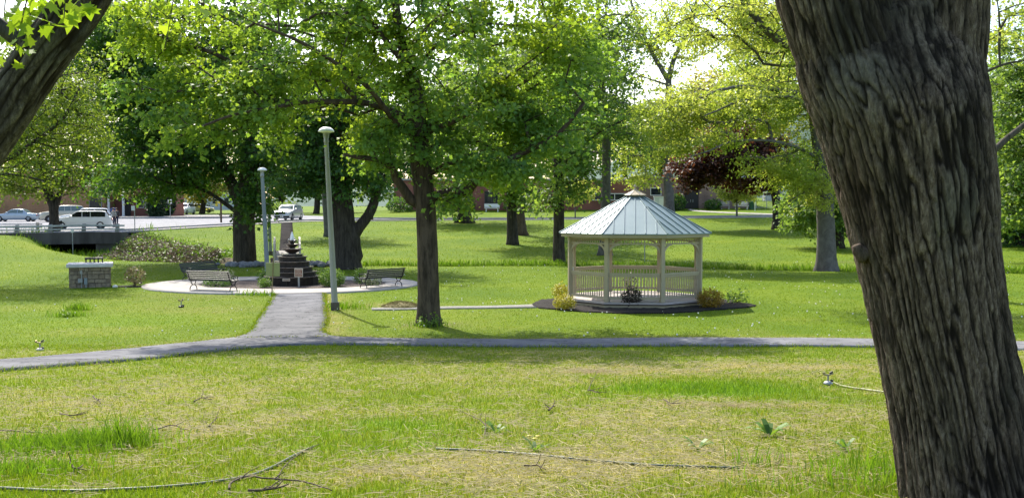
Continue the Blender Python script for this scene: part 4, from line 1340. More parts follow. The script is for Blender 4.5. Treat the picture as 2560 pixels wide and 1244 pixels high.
# ------------------------------------------------------------------ the middle tree
def lamp_gap(p):
    """The crown is thin where the lamp posts' heads stand just behind it."""
    k = np.ones(len(p), bool)
    for h in (np.array([-5.83, 32.6, 5.6]), np.array([-11.4, 47.5, 4.9])):
        t = p[:, 1] / h[1]
        near = np.hypot(p[:, 0] - h[0] * t, p[:, 2] - (CAMZ + (h[2] - CAMZ) * t))
        k &= (near > .85) | (p[:, 1] > h[1])
    return k
MAIN = G(1070, 812)
tree("maple_tree", "broad leafy maple standing in the lawn by the fork of the asphalt path", None,
     [(1070, 812), (1071, 760), (1070, 680), (1068, 600), (1064, 520), (1053, 420), (1047, 330), (1040, 230), (1015, 150), (995, 60), (985, -80), (980, -260)],
     [.29, .275, .26, .255, .265, .205, .16, .13, .10, .08, .055, .03],
     [(930, 60, 540, 320, 3.8, 0, 1.0), (560, 225, 270, 105, 1.6, -2.2, 1.2), (420, 110, 160, 140, 1.6, -1, 0.7), (860, 350, 230, 80, 2.2, -.5, 1.0), (1260, 310, 250, 140, 3.0, 0, 1.5), (1430, 150, 130, 200, 2.6, .5, 1.3), (1250, 420, 150, 60, 2.2, -.5, 1.3), (1120, 520, 45, 36, .6, -.4, 1.2), (470, 330, 90, 40, 1.2, -2.8, 1.3)],
     930, 72, 0.62, 0.125, M['leaf_main'], M['bark'], 11, keep=lamp_gap, clump=0.0, flat=.13,
     limbs=[([(1058, 520), (1025, 494), (989, 446, -.3), (981, 418, -.5), (940, 396, -.9), (897, 392, -1.2), (860, 386, -1.5)], .155, .04),
            ([(1072, 505), (1122, 482), (1170, 478, -.4), (1194, 450, -.5), (1226, 422, -.6), (1299, 386, -.8), (1363, 358, -.9), (1403, 330, -1), (1435, 293, -1), (1460, 257, -1)], .15, .04),
            ([(1050, 350), (1082, 322, -.3), (1118, 310, -.5), (1165, 290, -.8), (1210, 281, -1)], .10, .03),
            ([(1046, 320), (1150, 265, .6), (1240, 245, .8), (1295, 217, .8), (1335, 189, .8), (1359, 161, .8), (1387, 133, .8)], .10, .03),
            ([(1020, 165), (973, 113, -.3), (921, 40, -.7), (897, -10, -1), (860, -120, -1.3)], .085, .03),
            ([(1042, 300), (930, 262, -1), (840, 255, -1.8), (760, 257, -2.4), (700, 266, -2.8), (600, 283, -3.2), (520, 310, -3.5), (440, 345, -3.7)], .095, .018),
            ([(1048, 360), (985, 300, -1.2), (900, 200, -2.4), (760, 110, -3), (640, 60, -3.4)], .09, .025),
            ([(1010, 140), (1080, 60, .5), (1180, -40, 1.2)], .08, .03)], flare=0.42, seg=26)
shrub("root_sprout", "small leafy sprout at the foot of the middle maple trunk", G(1072, 817), .28, .16, 160, .07, M['leaf_mid'], 31, cat="plant", stems=4)

# ------------------------------------------------------------------ trees around the fountain and along the creek
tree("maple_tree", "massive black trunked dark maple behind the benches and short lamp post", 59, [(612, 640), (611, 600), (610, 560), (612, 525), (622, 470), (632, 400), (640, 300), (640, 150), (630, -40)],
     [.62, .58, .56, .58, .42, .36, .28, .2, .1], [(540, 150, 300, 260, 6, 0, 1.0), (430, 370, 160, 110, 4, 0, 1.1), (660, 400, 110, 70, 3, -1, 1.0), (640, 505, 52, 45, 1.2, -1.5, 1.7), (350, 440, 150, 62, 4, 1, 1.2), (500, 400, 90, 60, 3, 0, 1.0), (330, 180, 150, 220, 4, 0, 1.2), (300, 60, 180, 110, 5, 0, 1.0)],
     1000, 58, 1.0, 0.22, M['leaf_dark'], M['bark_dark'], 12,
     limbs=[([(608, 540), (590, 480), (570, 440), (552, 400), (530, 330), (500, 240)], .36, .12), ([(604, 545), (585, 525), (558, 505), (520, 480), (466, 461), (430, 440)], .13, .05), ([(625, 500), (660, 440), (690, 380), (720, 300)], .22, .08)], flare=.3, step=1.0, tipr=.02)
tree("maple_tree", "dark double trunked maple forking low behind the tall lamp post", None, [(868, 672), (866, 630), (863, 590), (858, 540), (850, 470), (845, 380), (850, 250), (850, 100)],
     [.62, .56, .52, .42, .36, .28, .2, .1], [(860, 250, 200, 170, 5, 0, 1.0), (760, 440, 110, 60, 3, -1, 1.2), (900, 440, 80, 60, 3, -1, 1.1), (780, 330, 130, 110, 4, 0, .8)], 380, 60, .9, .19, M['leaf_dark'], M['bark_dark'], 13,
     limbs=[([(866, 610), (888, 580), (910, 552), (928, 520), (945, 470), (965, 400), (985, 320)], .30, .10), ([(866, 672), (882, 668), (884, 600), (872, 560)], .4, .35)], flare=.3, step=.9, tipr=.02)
tree("maple_tree", "slim grey trunked tree beyond the footbridge path", 84, [(822, 615), (820, 560), (815, 500), (810, 420), (805, 300)], [.34, .3, .28, .22, .1], [(800, 350, 130, 120, 5)], 150, 50, 1.2, .3, M['leaf_dark'], M['bark_grey'], 14, step=1.2, tipr=.02, seg=10)
tree("maple_tree", "dark stocky tree with flared foot on the near edge of the road", 103, [(1162, 553), (1160, 530), (1152, 490), (1148, 430), (1145, 330)], [.62, .45, .42, .35, .2], [(1140, 340, 160, 130, 6), (1130, 490, 45, 40, 2, -2, 1.5)], 190, 50, 1.4, .34, M['leaf_mid'], M['bark_dark'], 15, step=1.3, tipr=.02, flare=.9, seg=12)
tree("maple_tree", "dark grey trunked maple on the sunny lawn beyond the creek", 76, [(1283, 611), (1280, 560), (1278, 500), (1272, 400), (1268, 280), (1265, 130)], [.40, .33, .32, .28, .2, .1], [(1255, 230, 170, 190, 6), (1285, 470, 60, 36, 2, -1, 1.2)], 300, 55, 1.2, .27, M['leaf_mid'], M['bark_dark'], 16, step=1.1, tipr=.02, flare=.35, seg=12)
tree("maple_tree", "reddish brown trunked tree close behind a darker one on the lawn", 87, [(1303, 586), (1300, 545), (1296, 500), (1300, 400), (1320, 280)], [.46, .36, .34, .28, .15], [(1345, 280, 140, 140, 6)], 200, 50, 1.3, .31, M['leaf_mid'], M['bark_brown'], 17, step=1.2, tipr=.02, flare=.6, seg=12)
tree("maple_tree", "straight black trunked tree rising beside the gazebo roof", 60.5, [(1397, 653), (1397, 580), (1397, 500), (1396, 400), (1393, 280), (1390, 130), (1388, -20)], [.33, .29, .28, .27, .22, .15, .08], [(1405, 190, 160, 200, 4.5), (1440, 420, 75, 80, 3, -1, 1.0), (1370, 500, 50, 50, 2, -1, .6)], 330, 52, 1.0, .21, M['leaf_mid'], M['bark_dark'], 18,
     limbs=[([(1397, 430), (1440, 380), (1500, 330), (1560, 300)], .10, .03)], step=1.0, tipr=.018, flare=.3, seg=12)
tree("maple_tree", "thinly leafed tall grey tree standing behind the gazebo", 66, [(1513, 640), (1513, 560), (1515, 480), (1516, 400), (1515, 330), (1508, 250), (1500, 150), (1495, 20), (1492, -80)], [.38, .32, .27, .25, .23, .2, .15, .09, .05], [(1510, 130, 125, 190, 4.5), (1560, 330, 95, 80, 3.5, 0, .8)], 330, 32, 1.0, .19, M['leaf_mid'], M['bark_grey'], 19,
     limbs=[([(1515, 350), (1535, 315), (1564, 289), (1612, 277)], .10, .03), ([(1508, 260), (1480, 200), (1460, 120), (1455, 20)], .10, .03), ([(1512, 380), (1440, 382), (1380, 400)], .08, .03)], step=.9, tipr=.022, flare=.7, seg=12, bal=.15)
tree("beech_tree", "smooth grey trunked tree with layered yellow green spring leaves", None, [(2067, 677), (2066, 640), (2065, 580), (2063, 520), (2060, 460), (2052, 380), (2035, 270), (2010, 150), (1990, 20)], [.50, .44, .41, .39, .36, .3, .22, .14, .06],
     [(1830, 270, 230, 80, 4.0, 0, 1.1), (1950, 210, 170, 110, 3.5, 0, 1.0), (2000, 425, 105, 60, 2.4, -1, 1.5), (1690, 300, 110, 100, 2.6, 0, 0.9), (2040, 490, 50, 36, 2, -1, 1.2), (1980, 330, 90, 50, 2, 0, .6), (1890, 410, 70, 26, 1.6, -2, .9), (1770, 350, 90, 30, 2, -2, .8)],
     700, 60, .75, .13, M['leaf_yellow'], M['bark_grey'], 20,
     limbs=[([(2036, 270), (2002, 237, -1), (1942, 226, -1.5), (1878, 217, -2), (1800, 225, -2), (1720, 260, -2)], .15, .04), ([(2038, 290), (1990, 245, -2), (1954, 241, -2.2), (1854, 253, -2.6), (1760, 290, -3)], .12, .03), ([(2055, 410), (2000, 372, -1), (1920, 352, -2), (1830, 354, -3), (1781, 374, -3.4), (1725, 392, -3.6)], .10, .025),
            ([(2062, 450), (2029, 469, -1), (1971, 503, -1.6)], .08, .025), ([(2010, 150), (1950, 110, 1), (1880, 90, 1.5)], .10, .03)], flare=.45, seg=18, flat=.12, bal=.15, tipr=.012)
tree("maple_tree", "low drooping green tree behind the smooth grey trunk", 72, [(2100, 615), (2098, 570), (2090, 500), (2080, 430)], [.3, .25, .2, .1], [(2010, 520, 60, 62, 2.5), (2095, 540, 48, 55, 2.5), (2050, 460, 70, 45, 2.5), (2070, 400, 80, 50, 3, 0, .7)], 240, 60, .75, .2, M['leaf_mid'], M['bark_dark'], 21, step=.8, tipr=.02, seg=10, droop=.6)
tree("oak_tree", "tall yellow budding tree mostly hidden behind the huge trunk", 38, [(2330, 760), (2325, 500), (2310, 300), (2290, 100), (2280, -200)], [.42, .38, .32, .26, .15],
     [(1740, 110, 90, 60, 3, 0, .8), (1830, 30, 230, 110, 4, 0, 1.3), (1960, 80, 130, 160, 4, 0, 1.3), (2530, 60, 110, 90, 3, 0, .8), (2200, -250, 500, 150, 4, 0, .5)], 560, 44, .62, .10, M['leaf_yellow'], M['bark_mid'], 22,
     limbs=[([(2300, 230), (2150, 180), (1970, 113, -1), (1918, 76, -1.3), (1882, 36, -1.6), (1858, 0, -1.8), (1830, -80, -2)], .20, .10), ([(2000, 170), (1950, 165, -.5), (1894, 133, -.8), (1846, 92, -1), (1801, 52, -1.2), (1757, 36, -1.4), (1690, 60, -1.6)], .075, .02), ([(2320, 450), (2400, 420), (2470, 385, -1), (2520, 345, -1), (2580, 300, -1.2)], .14, .09), ([(2310, 330), (2420, 210), (2500, 165, -.5), (2570, 150, -.5)], .07, .03)], bal=.15, flat=.12)
tree("maple_tree", "dense green tree with low boughs beside the huge trunk", 60, [(2640, 640), (2640, 560), (2635, 450), (2620, 300), (2610, 150)], [.5, .42, .36, .28, .15], [(2570, 300, 150, 170, 5), (2540, 460, 90, 120, 3.5, -1, 1.3), (2600, 130, 140, 110, 4, 0, .8)], 420, 60, .9, .2, M['leaf_mid'], M['bark_dark'], 23, step=.9, tipr=.02, droop=.5)
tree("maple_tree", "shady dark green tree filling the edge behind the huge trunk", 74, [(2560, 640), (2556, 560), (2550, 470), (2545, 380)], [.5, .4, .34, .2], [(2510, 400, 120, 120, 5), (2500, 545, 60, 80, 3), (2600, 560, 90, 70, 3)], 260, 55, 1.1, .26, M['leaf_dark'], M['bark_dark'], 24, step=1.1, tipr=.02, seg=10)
tree("maple_tree", "dark purple leafed tree before the brick building", 92, [(1944, 577), (1943, 545), (1940, 500), (1925, 440), (1900, 380), (1880, 300)], [.44, .34, .32, .28, .2, .1], [(1840, 400, 115, 66, 4.5), (1750, 410, 66, 50, 3, 0, 1.0), (1935, 390, 50, 70, 3.5), (1850, 335, 100, 50, 4, 0, .8), (1730, 450, 30, 22, 2, 0, .8), (1890, 460, 50, 18, 2, 0, .6)], 460, 60, 1.0, .27, M['leaf_purple'], M['bark_dark'], 25, clump=-.02, droop=.5,
     limbs=[([(1935, 470), (1900, 440), (1850, 425), (1790, 420)], .16, .06)], step=1.0, tipr=.02, flare=.5, seg=12)
tree("ornamental_tree", "small vase shaped tree with pale yellow leaves beside the far road", 110, [(1842, 541), (1842, 525), (1842, 505), (1843, 492)], [.11, .09, .09, .07], [(1845, 470, 58, 26, 2.2), (1850, 490, 45, 15, 1.8, 0, .5)], 120, 46, .7, .22, M['leaf_yellow'], M['bark_grey'], 26, step=.5, tipr=.016, flare=.3, seg=8, bal=.05)
tree("ornamental_tree", "slender sapling with light leaves across the road near the gazebo roof", 112, [(1438, 546), (1438, 530), (1437, 510), (1436, 480)], [.07, .06, .06, .04], [(1445, 480, 48, 28, 2.0)], 70, 40, .7, .22, M['leaf_yellow'], M['bark_grey'], 27, step=.5, tipr=.014, flare=.2, seg=8)
tree("maple_tree", "tall forked tree before the brick wall with bare upper limbs", 119, [(1673, 527), (1672, 480), (1671, 420), (1670, 330), (1672, 195)], [.62, .52, .48, .42, .3], [(1650, 345, 130, 80, 5, 0, 1.2), (1590, 440, 70, 40, 3, 0, 1.0), (1720, 440, 35, 25, 2, 0, .8), (1630, 90, 120, 120, 5, 0, .7), (1740, 60, 80, 90, 4, 0, .6), (1620, 270, 120, 50, 4, 0, 1.0)], 430, 40, 1.3, .28, M['leaf_yellow'], M['bark_grey'], 28,
     limbs=[([(1672, 200), (1640, 150), (1629, 129), (1605, 80), (1584, 28), (1570, -30)], .28, .1), ([(1672, 195), (1690, 135), (1725, 80), (1742, 0), (1750, -60)], .28, .1), ([(1671, 215), (1600, 190), (1570, 180)], .12, .04)], step=1.2, tipr=.03, seg=12, bal=.15)
# left side
tree("maple_tree", "olive leafed tree with forked trunk beside the parked cars", 87, [(136, 570), (135, 545), (133, 515), (118, 470), (105, 400), (95, 300)], [.38, .34, .36, .26, .2, .1], [(110, 300, 220, 190, 6.5), (230, 440, 120, 55, 4, -1, 1.2), (60, 470, 90, 30, 3, -1, 1.2), (180, 130, 170, 110, 5, 0, .7)], 430, 56, 1.2, .26, M['leaf_olive'], M['bark_dark'], 33,
     limbs=[([(134, 525), (148, 490), (165, 440), (185, 380), (200, 300)], .25, .1)], step=1.1, tipr=.02, seg=12)
tree("willow_tree", "feathery leafed tree reaching in under the slanting trunk", 45, [(-210, 700), (-205, 560), (-190, 430), (-170, 250), (-160, 80)], [.5, .42, .36, .26, .1], [(90, 330, 190, 150, 4, 0, 1), (60, 180, 180, 120, 4, 0, .8), (170, 250, 110, 150, 3, 0, .8)], 330, 52, .8, .11, M['leaf_olive'], M['bark_dark'], 34,
     limbs=[([(-190, 470), (-110, 440), (0, 407, -1), (88, 354, -1), (159, 294, -1), (200, 220, -1)], .16, .04), ([(-190, 440), (-60, 440), (30, 436, -1), (110, 452, -1)], .10, .03)], step=.7, tipr=.014, bal=.15, rand=1.0)

# ------------------------------------------------------------------ trees beyond the road
def far_trees():
    spec = [(-70, 150, 330, 170, 170, 'leaf_mid', "broad green tree behind the parked blue sedan"), (250, 160, 290, 150, 190, 'leaf_dark', "dark tree above the roofs behind the white cars"), (360, 150, 380, 70, 110, 'leaf_dark', "dark rounded tree beside the white columned porch"),
            (505, 165, 455, 62, 55, 'leaf_buff', "tan budding tree over the distant street"), (600, 170, 380, 90, 130, 'leaf_mid', "green tree behind the massive black trunk, beyond the street"), (700, 165, 420, 80, 85, 'leaf_olive', "olive tree above the oncoming silver car"),
            (790, 150, 400, 80, 110, 'leaf_dark', "dark tree across the road behind the tall lamp post"), (930, 155, 370, 100, 150, 'leaf_mid', "green tree across the road between the double trunk and the middle maple"), (1030, 150, 330, 90, 150, 'leaf_dark', "dark tree behind the middle maple's trunk, across the road"),
            (1120, 165, 250, 120, 190, 'leaf_olive', "tall olive tree rising behind the brick building's end"), (1230, 160, 280, 110, 160, 'leaf_mid', "green tree behind the low white bench across the road"), (1345, 158, 300, 90, 150, 'leaf_yellow', "yellow tree behind the building, seen past the black trunk"),
            (1440, 160, 320, 90, 140, 'leaf_yellow', "yellow tree above the building near the slender sapling"), (1560, 165, 345, 95, 95, 'leaf_mid', "green tree over the brick wall beside the gazebo finial"), (1650, 175, 360, 80, 80, 'leaf_mid', "dark tree on the roofline behind the bare limbed tree"),
            (1790, 165, 270, 120, 120, 'leaf_buff', "buff budding tree above the purple tree"), (1920, 150, 160, 130, 190, 'leaf_olive', "tall olive tree beyond the purple tree's trunk"), (2030, 150, 420, 70, 70, 'leaf_mid', "green tree past the chain link fence"), (2480, 140, 320, 140, 190, 'leaf_mid', "green tree far behind the huge trunk's bare side"),
            (2190, 135, 350, 120, 150, 'leaf_dark', "dark tree beyond the fence, hidden by the huge trunk"), (2340, 150, 330, 130, 170, 'leaf_mid', "green tree far behind the huge trunk"), (2650, 130, 330, 150, 180, 'leaf_mid', "green tree beyond the huge trunk, past the picture's edge"), (2800, 145, 340, 150, 170, 'leaf_dark', "dark tree far past the picture's edge"),
            (-230, 145, 340, 150, 170, 'leaf_mid', "green tree past the picture's edge beyond the sedan")]
    for k, (px, D, cy, rx, rz, m, lab) in enumerate(spec):
        b = GD(px, D)
        by = 512 + FPX * (CAMZ - b.z) / D
        tree("distant_tree", lab, D, [(px, by), (px + 3, by - 25), (px, cy + rz * .4), (px - 4, cy - rz * .5)], [.42, .36, .3, .12], [(px, cy, rx, rz, rx * D / FPX * 0.9)], int(60 + rx * rz / 180), 40, 2.0, .5, M[m], M['bark_dark'], 100 + k, step=2.0, tipr=.03, seg=8, flare=.3, group="trees beyond the road")
far_trees()
# ------------------------------------------------------------------ gazebo
def gazebo():
    root = thing("gazebo", (GC.x, GC.y, 0.0), "almond octagonal gazebo with blue green standing seam metal roof", "gazebo", -0.118)
    A = [math.radians(22.5 + 45 * k) for k in range(8)]
    def V8(r, z): return [Vector((r * math.cos(a), r * math.sin(a), z)) for a in A]
    R = 2.30
    b = MB(); b.prism(V8(2.50, 0.15), (0, 0, .05)); b.build("deck_floor", M['vinyl_floor'], root)
    b = MB(); b.prism(V8(2.46, -0.03), (0, 0, .178)); b.build("deck_skirt", M['vinyl'], root)
    b = MB(); b.prism(V8(2.515, 0.118), (0, 0, .030)); b.build("deck_trim", M['bark_dark'], root)
    for k, p in enumerate(V8(R, 0)):
        a = A[k]
        b = MB()
        b.bbox((p.x, p.y, 1.25), (.135, .135, 2.1), .012, rz=a)
        b.bbox((p.x, p.y, .27), (.16, .16, .12), .012, rz=a)
        b.build("post", M['vinyl'], root)
    for k in range(8):
        p, q = V8(R, 0)[k], V8(R, 0)[(k + 1) % 8]
        d = (q - p).normalized(); ln = (q - p).length
        p0, q0 = p + d * .075, q - d * .075
        z = Vector((0, 0, 1))
        m = MB()
        m.bar(p0 + z * 2.235, q0 + z * 2.235, .05, .06); m.bar(p0 + z * 2.06, q0 + z * 2.06, .05, .045)
        n = 15
        for i in range(n):
            c = p0 + (q0 - p0) * ((i + .5) / n)
            m.bar(c + z * 2.08, c + z * 2.21, .028, .028)
        m.build("frieze", M['vinyl'], root)
        for e, s in ((p0, 1), (q0, -1)):
            m = MB()
            prof = []
            for t in np.linspace(0, 1, 8):
                an = t * math.pi / 2
                prof.append((0.40 * (1 - math.cos(an)) , -0.40 * (1 - math.sin(an)) ))
            outer = [(x, zz) for x, zz in prof]
            inner = [(x - .0 + 0.0, zz) for x, zz in prof]
            pts = []
            for t in np.linspace(0, math.pi / 2, 9):
                pts.append((.36 - .33 * math.cos(t) - 0.03, -.36 + .33 * math.sin(t) + .0))
            pts2 = []
            for t in np.linspace(math.pi / 2, 0, 9):
                pts2.append((.36 - .42 * math.cos(t), -.36 + .42 * math.sin(t)))
            poly = [(max(0, x), zz) for x, zz in pts] + [(max(0, x), min(-.005, zz)) for x, zz in pts2]
            w = Vector((-d.y, d.x, 0)) * .045
            P3 = [e + d * (s * x) + z * (2.04 + zz) - w / 2 for x, zz in poly]
            m.prism(P3, w)
            m.build("corner_bracket", M['vinyl'], root)
        mid = (p + q) / 2
        if mid.x < -2.0 and abs(mid.y) < .3:   # the open side meets the path
            continue
        m = MB()
        m.bar(p0 + z * 1.10, q0 + z * 1.10, .075, .06); m.bar(p0 + z * 1.035, q0 + z * 1.035, .04, .05); m.bar(p0 + z * .33, q0 + z * .33, .05, .08)
        n = 15
        for i in range(n):
            c = p0 + (q0 - p0) * ((i + .5) / n)
            m.bar(c + z * .36, c + z * .52, .034, .034); m.bar(c + z * .88, c + z * 1.02, .034, .034)
            m.lathe([(.013, 0), (.02, .06), (.013, .12), (.016, .24), (.013, .36)], 6, (c.x, c.y, .52))
        m.build("railing", M['vinyl'], root)
    b = MB()
    e0, e1 = V8(2.62, 2.26), V8(2.62, 2.385)
    f0, f1 = V8(2.56, 2.26), V8(2.56, 2.385)
    for k in range(8):
        j = (k + 1) % 8
        b.add([e0[k], e0[j], e1[j], e1[k]], [(0, 1, 2, 3)]); b.add([f0[j], f0[k], f1[k], f1[j]], [(0, 1, 2, 3)]); b.add([e0[j], e0[k], f0[k], f0[j]], [(0, 1, 2, 3)])
    b.build("fascia", M['vinyl'], root)
    zr0, zr1, r0, r1 = 2.385, 3.58, 2.69, .30
    b = MB()
    lo, hi = V8(r0, zr0), V8(r1, zr1); lo2, hi2 = V8(r0, zr0 - .03), V8(r1, zr1 - .03)
    for k in range(8):
        j = (k + 1) % 8
        b.add([lo[k], lo[j], hi[j], hi[k]], [(0, 1, 2, 3)]); b.add([lo2[j], lo2[k], hi2[k], hi2[j]], [(0, 1, 2, 3)]); b.add([lo2[k], lo2[j], lo[j], lo[k]], [(0, 1, 2, 3)])
    roof = b.build("roof", M['roof_metal'], root)
    b = MB()
    for k in range(8):
        j = (k + 1) % 8
        b.bar(lo[k] + Vector((0, 0, .012)), hi[k] + Vector((0, 0, .012)), .05, .03)
        ed = lo[j] - lo[k]; mid = (lo[k] + lo[j]) / 2; up = ((hi[k] + hi[j]) / 2 - mid)
        half = ed.length / 2; ud = ed.normalized(); tophalf = (hi[j] - hi[k]).length / 2
        for s in (-.66, -.33, 0, .33, .66):
            x = s * half
            t = 1.0 if abs(x) <= tophalf else (half - abs(x)) / (half - tophalf)
            a_ = mid + ud * x + Vector((0, 0, .014)); c_ = a_ + up * t * .985
            b.bar(a_, c_, .022, .035)
    b.build("roof_seam", M['roof_metal'], roof)
    b = MB()
    b.prism(V8(.27, 3.52), (0, 0, .12)); lo, hi = V8(.40, 3.635), V8(.05, 3.80)
    for k in range(8):
        j = (k + 1) % 8
        b.add([lo[k], lo[j], hi[j], hi[k]], [(0, 1, 2, 3)])
        b.bar(lo[k], hi[k], .02, .02)
    b.prism(V8(.40, 3.615), (0, 0, .02))
    cup = b.build("cupola", M['vinyl'], root)
    b = MB(); b.lathe([(.05, 3.79), (.06, 3.81), (.025, 3.84), (.022, 3.88), (.05, 3.91), (.05, 3.94), (.02, 3.965), (.008, 4.0), (.0, 4.03)], 12)
    b.build("finial", M['vinyl'], cup, True)
    o = MB().bbox((-2.06, -.80, 1.16), (.09, .09, .14), .02).build("outlet_box", M['white_paint'], root)
gazebo()

# ------------------------------------------------------------------ fountain
def fountain():
    root = thing("fountain", (FC.x, FC.y, 0.03), "wet dark stone stepped fountain with three bowls and a white jet", "fountain")
    st = [(1.14, -.05, .36), (.98, .36, .545), (.85, .545, .735), (.73, .735, .965), (.595, .965, 1.165), (.45, 1.165, 1.255)]
    for r, z0, z1 in st:
        b = MB(); b.lathe([(r - .03, z0), (r - .03, z1 - .03), (.0, z1 - .03)], 20, a0=.1)
        s = b.build("stone_step", M['fountain'], root)
        b = MB(); b.lathe([(r - .04, z1 - .032), (r + .03, z1 - .03), (r + .035, z1 - .005), (r - .02, z1), (.02, z1)], 20, a0=.1)
        b.build("step_cap", M['fountain_cap'], s)
    for r, z, h in ((.42, 1.475, .20), (.305, 1.665, .165), (.20, 1.825, .15)):
        b = MB(); b.lathe([(r * .42, z - h - .03), (r * .36, z - h + .01), (r * .55, z - h * .75), (r * .8, z - h * .35), (r, z - .02), (r, z), (r * .93, z), (r * .7, z - .05), (.01, z - .05)], 24)
        bw = b.build("bowl", M['bowl'], root, True)
        b = MB(); b.lathe([(r * .86, z - .022), (.02, z - .022)], 24); b.build("bowl_water", M['fountain_cap'], bw)
    b = MB(); b.lathe([(.07, 1.78), (.085, 1.86), (.07, 1.95), (.055, 2.05), (.03, 2.12), (.012, 2.16), (0, 2.165)], 12)
    rng = np.random.default_rng(4)
    for k in range(90):
        a = rng.random() * 6.28; t = rng.random(); r = .03 + .16 * t * t
        b.ball((r * math.cos(a), r * math.sin(a), 2.12 - .28 * t - .1 * rng.random()), .008 + .008 * rng.random(), 5, 3)
    b.build("water_jet", M['water'], root, True)
fountain()

# ------------------------------------------------------------------ benches
def bench(pl, pr, front, label):
    """pl, pr: ground points under the two end frames; front: +1 when the sitter faces away from the photographer."""
    pl = Vector(pl); pr = Vector(pr)
    mid = (pl + pr) / 2; d = (pr - pl); Lh = d.length / 2
    rz = math.atan2(d.y, d.x) + (0 if front > 0 else math.pi)
    root = thing("park_bench", mid, label, "bench", rz, "slatted park benches around the fountain")
    root.scale = (1, 1, .83)
    # local: x along the bench, +y the way the sitter faces
    b = MB()
    for i in range(5):
        t = i / 4
        b.bbox((0, -.20 - .13 * t, .50 + .36 * t), (2 * Lh + .14, .028, .075), .008, rx=math.radians(20))
    b.build("backrest", M['slat'], root)
    b = MB()
    for i in range(5):
        b.bbox((0, -.13 + .095 * i, .435 + .012 * abs(i - 1.5)), (2 * Lh + .14, .08, .028), .008)
    b.build("seat", M['slat'], root)
    for s in (-1, 1):
        x = s * Lh
        b = MB()
        arc = [(x, .0 + .22 * math.cos(a) * 1.0 + .02, .0 + .23 * math.sin(a)) for a in np.linspace(.0, math.pi, 11)]
        b.tube(arc, .019, 6)
        arc = [(x, .02 + .15 * math.cos(a), .41 + .185 * math.sin(a)) for a in np.linspace(math.pi, 2 * math.pi, 9)]
        b.tube(arc, .019, 6)
        b.tube(resample([(x, .28, .43), (x, .0, .415), (x, -.17, .425), (x, -.24, .56), (x, -.35, .89)], .06), .02, 6)
        b.build("end_frame", M['iron'], root, True)
        b = MB()
        b.tube(resample([(x, -.26, .62), (x, -.10, .68), (x, .12, .665), (x, .27, .64), (x, .31, .58), (x, .27, .52), (x, .28, .43)], .05), .017, 6)
        b.tube([(x, .10 + .07 * math.cos(a), .56 + .07 * math.sin(a)) for a in np.linspace(0, 5.5, 12)], .012, 5)
        b.build("armrest", M['iron'], root, True)
    b = MB(); b.bar((-Lh, .0, .235), (Lh, .0, .235), .02, .02); b.build("stretcher", M['iron'], root)
p1, p2 = G(481, 727), G(581, 730)
bench(p1 + Vector((0, .1, .05)), p2 + Vector((0, .1, .05)), 1, "dark slatted bench seen from behind at the front of the plaza, left of the fountain")
p1, p2 = G(466, 703), G(551, 694)
bench(p1 + Vector((0, 0, .03)), p2 + Vector((0, 0, .03)), -1, "dark slatted bench facing the photographer, farther back on the plaza edge")
p1, p2 = G(912, 722), G(999, 716)
bench(p1 + Vector((0, -.25, .05)), p2 + Vector((0, -.25, .05)), 1, "dark slatted bench seen from behind, alone near the tall lamp post")

# ------------------------------------------------------------------ lamp posts
def lamp(base, h, lean, r0, r1, mat_, label, hs=1.0):
    root = thing("lamp_post", base, label, "lamp post", group="mushroom lamp posts in the park")
    top = Vector((lean, 0, h - .55 * hs))
    b = MB()
    pts = [Vector((0, 0, -.1)).lerp(top, t) for t in np.linspace(0, 1, 8)]
    b.tube(pts, np.linspace(r0, r1, 8), 8)
    b.build("pole", mat_, root)
    b = MB(); b.bbox((0, 0, .12), (r0 * 2.25, r0 * 2.25, .26), .01); b.build("base_collar", M['concrete_dark'], root)
    b = MB()
    b.lathe([(r1 * .9, -.08), (r1 * 1.25, 0), (r1 * 1.1, .06), (.11 * hs, .22 * hs), (.13 * hs, .34 * hs)], 16, top)
    b.build("lamp_neck", M['grey_metal'], root, True)
    b = MB(); b.lathe([(.13 * hs, .33 * hs), (.30 * hs, .36 * hs), (.31 * hs, .385 * hs), (.26 * hs, .46 * hs), (.16 * hs, .53 * hs), (.0, .555 * hs)], 20, top)
    b.build("lamp_cap", M['lens'], root, True)
lamp(G(838, 775), 5.72, -.24, .105, .066, M['pole'], "tall tapered lamp post beside the asphalt path", .82)
lamp(GD(668, 47.5), 5.0, -.20, .115, .08, M['pole_blue'], "shorter grey blue lamp post behind the yellow green sign", .72)
lamp(GD(676, 66), 5.3, -.15, .11, .08, M['pole_blue'], "distant lamp post mostly hidden behind the grey blue one", .8)

